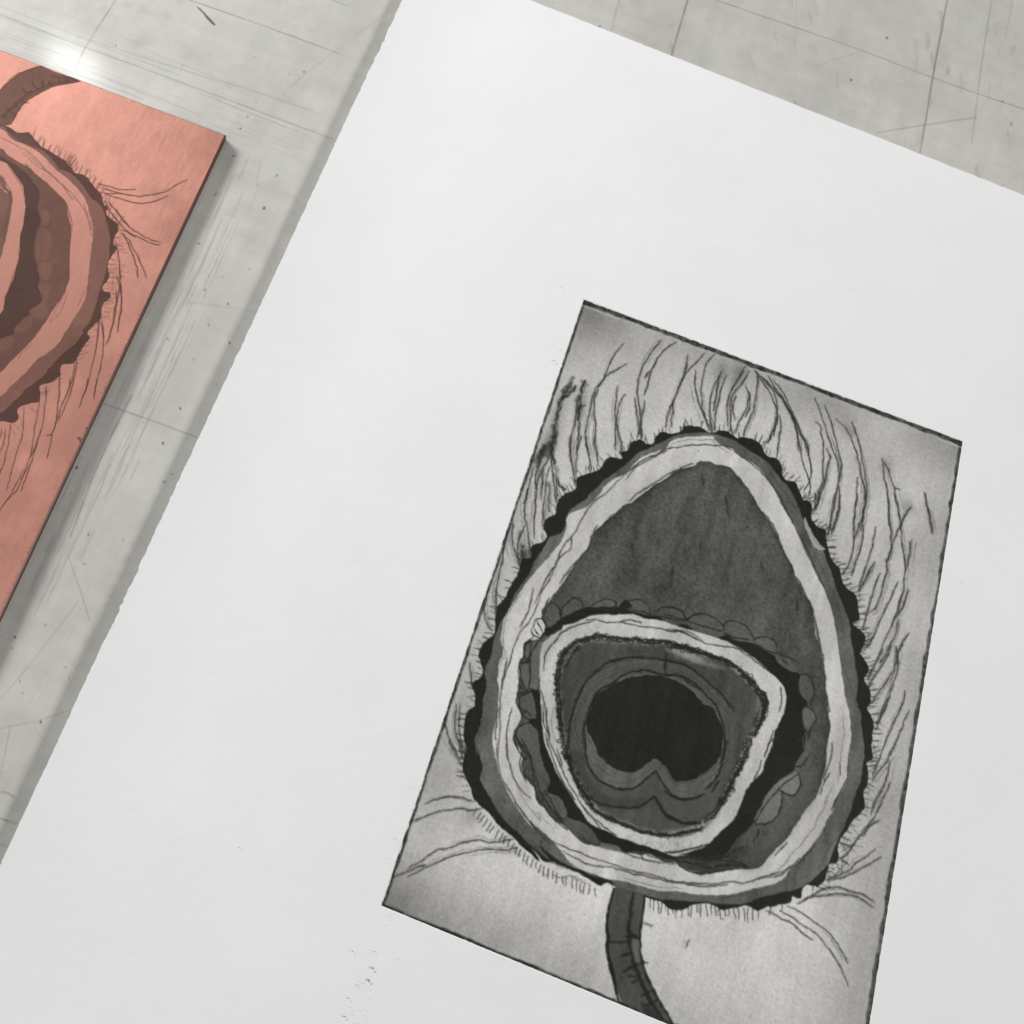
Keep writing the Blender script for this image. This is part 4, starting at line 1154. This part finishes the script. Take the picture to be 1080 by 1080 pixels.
for _ in range(60):                                   # and along the ruled lines above it
    t0 = rt.uniform(-.2, .8)
    x, y = 340 * t0, 30 + 125 * t0 + rt.normal(0, 22)
    L = rt.uniform(15, 130)
    tb.stroke([(x, y), (x + L * .47, y + L * .18), (x + L * .94, y + L * .36)], rt.uniform(.6, 1.8), 125, rt.uniform(.08, .32), (.2, .2), .25)
for _ in range(60):
    x, y = rt.uniform(620, 1080), rt.uniform(-10, 200)
    tb.stroke([(x, y), (x + rt.normal(0, 2), y + rt.uniform(4, 22))], rt.uniform(1, 4), 110, rt.uniform(.05, .22), (.2, .2), .5)
for _ in range(1500):                                 # fine knife scratches and dust over the whole top
    x, y = rt.uniform(-150, 1200), rt.uniform(-60, 1100)
    th_ = rt.choice([1.08, 1.12, .35, .4, 1.5]) + rt.normal(0, .25)
    th_ = math.pi - th_ if th_ > 1 else th_
    L = rt.exponential(9) + 2
    if rt.random() < .45:
        tb.dot(x, y, rt.uniform(.3, .9), 95, rt.uniform(.1, .55))
    else:
        tb.stroke([(x, y), (x + L * math.cos(th_), y + L * math.sin(th_))], rt.uniform(.5, .9), 120, rt.uniform(.05, .3), (.3, .3))
tb.v = np.clip(tb.v, 40, 225)
lin = to_lin(tb.v) / ILL
hue = fbm(sh, 9 * TRES, 65, 4) - .5
hue2 = fbm(sh, 30 * TRES, 66, 3) - .5
col = np.stack([lin * (1.0 + hue * .045 + hue2 * .04 + .004), lin * (.982 + hue2 * -.01), lin * (.91 - hue * .04)], -1)

xs = TX0 + np.arange(tw) / TRES
ys = TY1 - np.arange(th) / TRES
X, Y = np.meshgrid(xs, ys)
V = np.stack([X, Y, np.zeros_like(X)], -1).reshape(-1, 3)
# the part hidden under the sheet needs no dense cells
kx = (xs[:-1] > -68) & (xs[:-1] < TX1)
ky = ys[:-1] < 70
keep = ~(ky[:, None] & kx[None, :])
F = grid_faces(tw, th, keep)
V2, F2, C2 = compact(V, F, col.reshape(-1, 3))
# remaining table: plain quads round the dense field and under the sheet
xi = xs[:-1][kx][0]
yi = ys[:-1][ky][0]
BX0, BX1, BY0, BY1 = -900, 1100, -1000, 700
cm = lin.mean()
cb = (cm * 1.004, cm * .982, cm * .91)
ex, ey = xs[-1], ys[-1]
quads = [(BX0, BY0, TX0, BY1), (ex, BY0, BX1, BY1), (TX0, ys[0], ex, BY1), (TX0, BY0, ex, ey), (xi, ey, ex, yi)]
for (x0, y0, x1, y1) in quads:
    n0 = len(V2)
    V2 = np.vstack([V2, [[x0, y0, 0], [x1, y0, 0], [x1, y1, 0], [x0, y1, 0]]])
    F2 = np.vstack([F2, [[n0, n0 + 1, n0 + 2, n0 + 3]]])
    C2 = np.vstack([C2, [cb] * 4])
F2[:len(F)] = F2[:len(F)]
table = np_mesh("table_top", V2, F2, mat_table(), None, C2, smooth=False)
tag(table, "pale grey scratched and smudged worktable surface under the sheet and the plate", "table", kind="structure")
del V, V2, F, F2, C2, X, Y

# ------------------------------------------------------------------ etching print: sheet of paper + printed image
print_root = empty("etching_print", (PW / 2, -PH / 2, 0))
tag(print_root, "large white deckle-edged paper sheet printed with a grey and black egg-shaped flower etching",
    "art print")
EMB = 0.05
ZTOP = ZP + EMB
MARG = 0.14
PX1, PY0 = 176.0, -PH - 96.0
lx = [at(424, 0, 1.9), at(43, 820, 1.9)]
top = [at(707.5, 58.8, ZTOP), at(1080, 206, ZTOP)]
LXa = (lx[1][0] - lx[0][0]) / (lx[1][1] - lx[0][1])
TYa = (top[1][1] - top[0][1]) / (top[1][0] - top[0][0])


def left_x(y):
    return lx[0][0] + (y - lx[0][1]) * LXa


def top_y(x):
    return top[0][1] + (x - top[0][0]) * TYa


x_left0 = -75.0
y_top0 = 86.0
gx = np.unique(np.round(np.concatenate([x_left0 + np.array([0, .12, .3, .6, 1.0, 1.6, 2.4]), np.arange(x_left0 + 3.4, -MARG - .4, 1.1), [-MARG, PW + MARG],
                              np.linspace(0, PW, 70), np.arange(PW + 1.6, PX1, 1.5)]), 4))
gy = np.unique(np.round(np.concatenate([np.arange(PY0, -PH - MARG - .3, .42), [-PH - MARG, MARG], np.arange(-PH + .1, 0, .42),
                              np.arange(MARG + .4, y_top0 - 2.2, .42), y_top0 - np.array([0, .15, .35, .7, 1.1, 1.7])]), 4))[::-1]
GX, GY = np.meshgrid(gx, gy)


def noise1(n, step, seed):
    r = np.random.default_rng(seed)
    out = np.zeros(n)
    for o, (c, a_) in enumerate(((30, .25), (8, .14), (3, .16), (1.2, .22), (.62, .30))):
        k = int(n * step / c) + 3
        g_ = r.normal(0, 1, k)
        out += a_ * np.interp(np.arange(n) * step / c, np.arange(k), g_)
    return out


dl = noise1(len(gy), .42, 91) * (.10 + .32 * np.interp(np.arange(len(gy)), np.arange(0, len(gy) + 40, 24), np.random.default_rng(8).random(len(np.arange(0, len(gy) + 40, 24))) ** 1.6))
dt = noise1(len(gx), 1.3, 92) * .13
tx = np.clip((GX - x_left0) / 40.0, 0, 1)             # 0 at the left edge, 1 well inside
ty = np.clip((y_top0 - GY) / 40.0, 0, 1)
LXv = left_x(GY) - x_left0
TYv = top_y(GX) - y_top0
nx_ = np.exp(-(GX - x_left0) / .8)
ny_ = np.exp(-(y_top0 - GY) / .8)
XX = GX + LXv * (1 - tx) + dl[:, None] * nx_
YY = GY + TYv * (1 - ty) + dt[None, :] * ny_
dist_l = XX - left_x(YY)
ZZ = ZTOP + 1.35 * np.clip((26 - dist_l) / 26, 0, 1) ** 2
ZZ += 0.03 * np.sin(YY / 23.0 + 1.0) * np.clip((26 - dist_l) / 26, 0, 1)
# the sheet cockles a little away from the pressed plate area
dpx = np.maximum(np.maximum(-GX, GX - PW), 0)
dpy = np.maximum(np.maximum(GY, -PH - GY), 0)
away = np.clip((np.hypot(dpx, dpy) - 2) / 30, 0, 1) ** 1.5
ZZ += away * (.08 + .055 * np.sin(XX / 13.0 + YY / 29.0 + .6) * np.sin(YY / 17.0 - XX / 41.0) + .02 * np.sin(XX / 7.0 - YY / 11.0))
inside = (GX > -MARG - 1e-3) & (GX < PW + MARG + 1e-3) & (GY < MARG + 1e-3) & (GY > -PH - MARG - 1e-3)
cin = inside[:-1, :-1] & inside[1:, :-1] & inside[:-1, 1:] & inside[1:, 1:]
Fp = grid_faces(len(gx), len(gy), ~cin)
Vp, Fp, _ = compact(np.stack([XX, YY, ZZ], -1).reshape(-1, 3), Fp)
m_paper = mat_paper("rag_paper")
# loose ink flecks printed on the margin, tiny flat faces in the same mesh
fl = []
rf = np.random.default_rng(12)
FLECKS = [(591.7, 303, 1.5, .5), (592, 370, 1.6, .7), (584, 381, 1.6, .9), (580, 409, 1.0, .5), (508, 467.5, 1.2, .8), (498, 435, 1.0, .4), (572, 432, 1.0, .4),
          (562, 443, .9, .4), (417, 885, 1.4, .8), (416, 880, .9, .5), (410, 911, 1.0, .6), (394.8, 1003, 1.5, .7), (393, 1021, 2.2, .7), (389, 1034, 2.4, .8),
          (384, 1037, 1.2, .6), (377, 1039, 1.4, .7), (368, 1053, 1.5, .8), (364, 1072, 1.8, .8), (372.6, 1071, 1.1, .5), (384, 1072, 1.4, .6), (420, 1012, 1.0, .4),
          (411, 967, 1.2, .6), (372, 1003, 1.3, .5), (406, 976, .9, .4), (1015, 614, 1.2, .5), (1010, 612, .9, .4), (397, 783, 1.0, .6), (253, 894, 1.2, .6),
          (423, 1003, .8, .3), (370, 1062, 1, .5), (375, 1080, 1, .5), (500, 655, 1.0, .6), (495, 640, .9, .5), (462, 610, .8, .3), (112, 716, 1, .3), (900, 305, 1, .25),
          (659, 250, 1, .3), (480, 698, .8, .4), (435, 830, 1, .5), (430, 850, .9, .4), (412, 905, .9, .4), (990, 690, .8, .3), (936, 985, .8, .3)]
for _ in range(60):
    t = rf.random()
    FLECKS.append((615 - 213 * t - abs(rf.normal(0, 5)) - 3, 318 + 637 * t + rf.normal(0, 3), rf.uniform(.35, .7), rf.uniform(.25, .6)))
for _ in range(26):
    FLECKS.append((rf.normal(380, 10), rf.uniform(1000, 1085), rf.uniform(.4, .8), .5))
fv, ff = [], []
for x, y, r_, a_ in FLECKS:
    cx_, cy_ = at(x, y, ZTOP)
    if -MARG < cx_ < PW + MARG and -PH - MARG < cy_ < MARG:
        continue
    rr = r_ / 4.6 * .5 * (0.7 + .5 * a_)
    n0 = len(fv)
    angs = np.sort(rf.uniform(0, 2 * np.pi, 8))
    zl = ZTOP + .24 + 1.35 * np.clip((26 - (cx_ - left_x(cy_))) / 26, 0, 1) ** 2
    p8 = [(cx_ + rr * rf.uniform(.5, 1.4) * math.cos(q), cy_ + rr * rf.uniform(.5, 1.4) * math.sin(q), zl) for q in angs]
    fv += p8
    ff += [(n0, n0 + 1, n0 + 2, n0 + 3), (n0, n0 + 3, n0 + 4, n0 + 7), (n0 + 4, n0 + 5, n0 + 6, n0 + 7)]
n_sheet_faces = len(Fp)
paper = np_mesh("paper_sheet", Vp, Fp, m_paper, print_root, None, smooth=False)
sol = paper.modifiers.new("thickness", 'SOLIDIFY')
sol.thickness = 0.42 * MM
sol.offset = -1
specks = np_mesh("ink_specks", np.array(fv), np.array(ff), mat_plain("offset_ink", (.36, .35, .34), .9), print_root, None, smooth=False)
tag(specks, "fine grey ink specks scattered on the white margin", kind="stuff")

# printed face
RES = 6.6
pw, ph = int(PW * RES) + 1, int(PH * RES) + 1


def fx_print(P):
    x, y = at(P[:, 0], P[:, 1], ZP)
    return np.stack([x * RES, -y * RES], 1)


cv = Canvas(pw, ph, fx_print, 170)
cv.scale = RES / 4.6
design_print(cv, RES)
lin = to_lin(cv.v) / ILL
lin = np.minimum(lin * (lin / .42) ** .08, .8)
warm = np.clip((cv.v - 60) / 120, 0, 1)
colp = np.stack([lin * 1.0, lin * .985, lin * (.905 + .055 * warm)], -1)
xs = np.linspace(0, PW, pw)
ys = -np.linspace(0, PH, ph)
X, Y = np.meshgrid(xs, ys)
relief = np.clip((110 - cv.v) / 110, 0, 1) * 0.035   # ink stands a little proud of the paper
Zp = ZP + relief
image = np_mesh("printed_image", np.stack([X, Y, Zp], -1).reshape(-1, 3), grid_faces(pw, ph), mat_paper("inked_paper", 'ink'),
                print_root, colp.reshape(-1, 3))
tag(image, "dark grey and black etching of an egg-shaped flower with a heart-shaped centre and fine hairs")

# plate mark: the pressed bevel between sheet and image
def ring(name, inner, outer, zi, zo, mat, parent):
    def loop(r, z, n=60):
        x0, y0, x1, y1 = r
        P = []
        for (ax_, ay), (bx, by) in (((x0, y1), (x1, y1)), ((x1, y1), (x1, y0)), ((x1, y0), (x0, y0)), ((x0, y0), (x0, y1))):
            for k in range(n):
                P.append((ax_ + (bx - ax_) * k / n, ay + (by - ay) * k / n, z))
        return P
    A, B = loop(inner, zi), loop(outer, zo)
    n = len(A)
    return np_mesh(name, np.array(A + B), [(k, (k + 1) % n, n + (k + 1) % n, n + k) for k in range(n)], mat, parent, None, smooth=False)


pm = ring("plate_mark", (0, -PH, PW, 0), (-MARG, -PH - MARG, PW + MARG, MARG), ZP, ZTOP, m_paper, print_root)
tag(pm, "white embossed rim pressed round the etching")

# ------------------------------------------------------------------ copper plate
TH = 1.95
C0 = np.array(at(238.5, 142.0, TH))
E0 = np.array(at(0, 651, TH))
T0 = np.array(at(0, 51.8, TH))
ed = (E0 - C0) / np.linalg.norm(E0 - C0)
et = (T0 - C0) / np.linalg.norm(T0 - C0)
Bm = np.linalg.inv(np.stack([et, ed], 1))
QRES = 7.5
qw, qh = int(PW * QRES) + 1, int(PH * QRES) + 1


def fx_plate(P):
    x, y = at(P[:, 0], P[:, 1], TH)
    q = Bm @ (np.stack([x, y]) - C0[:, None])
    return np.stack([q[0] * QRES, q[1] * QRES], 1)


pc = Canvas(qw, qh, fx_plate, 236)
pc.scale = QRES / 4.6
design_plate(pc, QRES)
# beyond the left of the traced part: the print's own design mirrored (same plate)
s_, t_ = np.meshgrid(np.linspace(0, 1, qw), np.linspace(0, 1, qh))
iy = np.clip(((1 - t_) * (ph - 1)).astype(int), 0, ph - 1)
ix = np.clip(((1 - s_) * (pw - 1)).astype(int), 0, pw - 1)
mir = 236 * np.clip(cv.v[iy, ix] / 180, .26, 1) ** .8
W_ = C0[:, None, None] + et[:, None, None] * s_ * PW + ed[:, None, None] * t_ * PH
cc = (RW.T @ (np.stack([W_[0], W_[1], np.full_like(s_, TH)]).reshape(3, -1) - CAM[:, None]))
pxx = (cc[0] / cc[2] * FOC + CX).reshape(s_.shape)
wgt = np.clip((-pxx - 4) / 10, 0, 1)
pc.v = pc.v * (1 - wgt) + mir * wgt
ratio = (pc.v / 236.0) ** 1.6
cl = np.array([0.67, 0.315, 0.245])
dk = np.array([0.66, 0.31, 0.23])
wm = np.clip((ratio - .1) / .6, 0, 1)[..., None]
colc = ratio[..., None] * (cl * wm + dk * (1 - wm))
BEV = 0.35
s2 = BEV + s_ * (PW - 2 * BEV)
t2 = BEV + t_ * (PH - 2 * BEV)
PXY = C0 + s2[..., None] * et + t2[..., None] * ed
bite = np.clip((190 - pc.v) / 150, 0, 1) * 0.02
Vq = np.concatenate([PXY, (TH - bite)[..., None]], -1).reshape(-1, 3)
plate = empty("copper_plate", (*(C0 + et * PW / 2 + ed * PH / 2), 0))
tag(plate, "pinkish copper etching plate with dark bitten lines, left of the white sheet", "etching plate")
Fq = grid_faces(qw, qh)[:, ::-1]
face = np_mesh("etched_face", Vq, Fq, mat_copper(), plate, colc.reshape(-1, 3))
tag(face, "polished copper face with the mirrored flower design bitten dark brown")


def plate_loop(ins, z, n=80):
    P = []
    cs = [(ins, ins), (PW - ins, ins), (PW - ins, PH - ins), (ins, PH - ins)]
    for k in range(4):
        a_, b_ = np.array(cs[k]), np.array(cs[(k + 1) % 4])
        for q in range(n):
            s, t = a_ + (b_ - a_) * q / n
            P.append((*(C0 + s * et + t * ed), z))
    return P


L3 = [plate_loop(BEV, TH), plate_loop(0, TH - .3), plate_loop(0, .02)]
n = len(L3[0])
Fb = []
for a_ in range(2):
    for k in range(n):
        Fb.append((a_ * n + k, a_ * n + (k + 1) % n, (a_ + 1) * n + (k + 1) % n, (a_ + 1) * n + k))
Vb = sum(L3, [])
q4 = [2 * n, 2 * n + 80, 2 * n + 160, 2 * n + 240]
Fb.append(tuple(q4))
body = np_mesh("bevelled_edge", np.array(Vb), np.array(Fb)[:, ::-1], mat_plain("tarnished_copper", (.10, .042, .03), .5, .3), plate, None, smooth=False)
tag(body, "dark tarnished filed edge of the copper plate")
print('verts', sum(len(o.data.vertices) for o in scene.objects if o.type == 'MESH'))
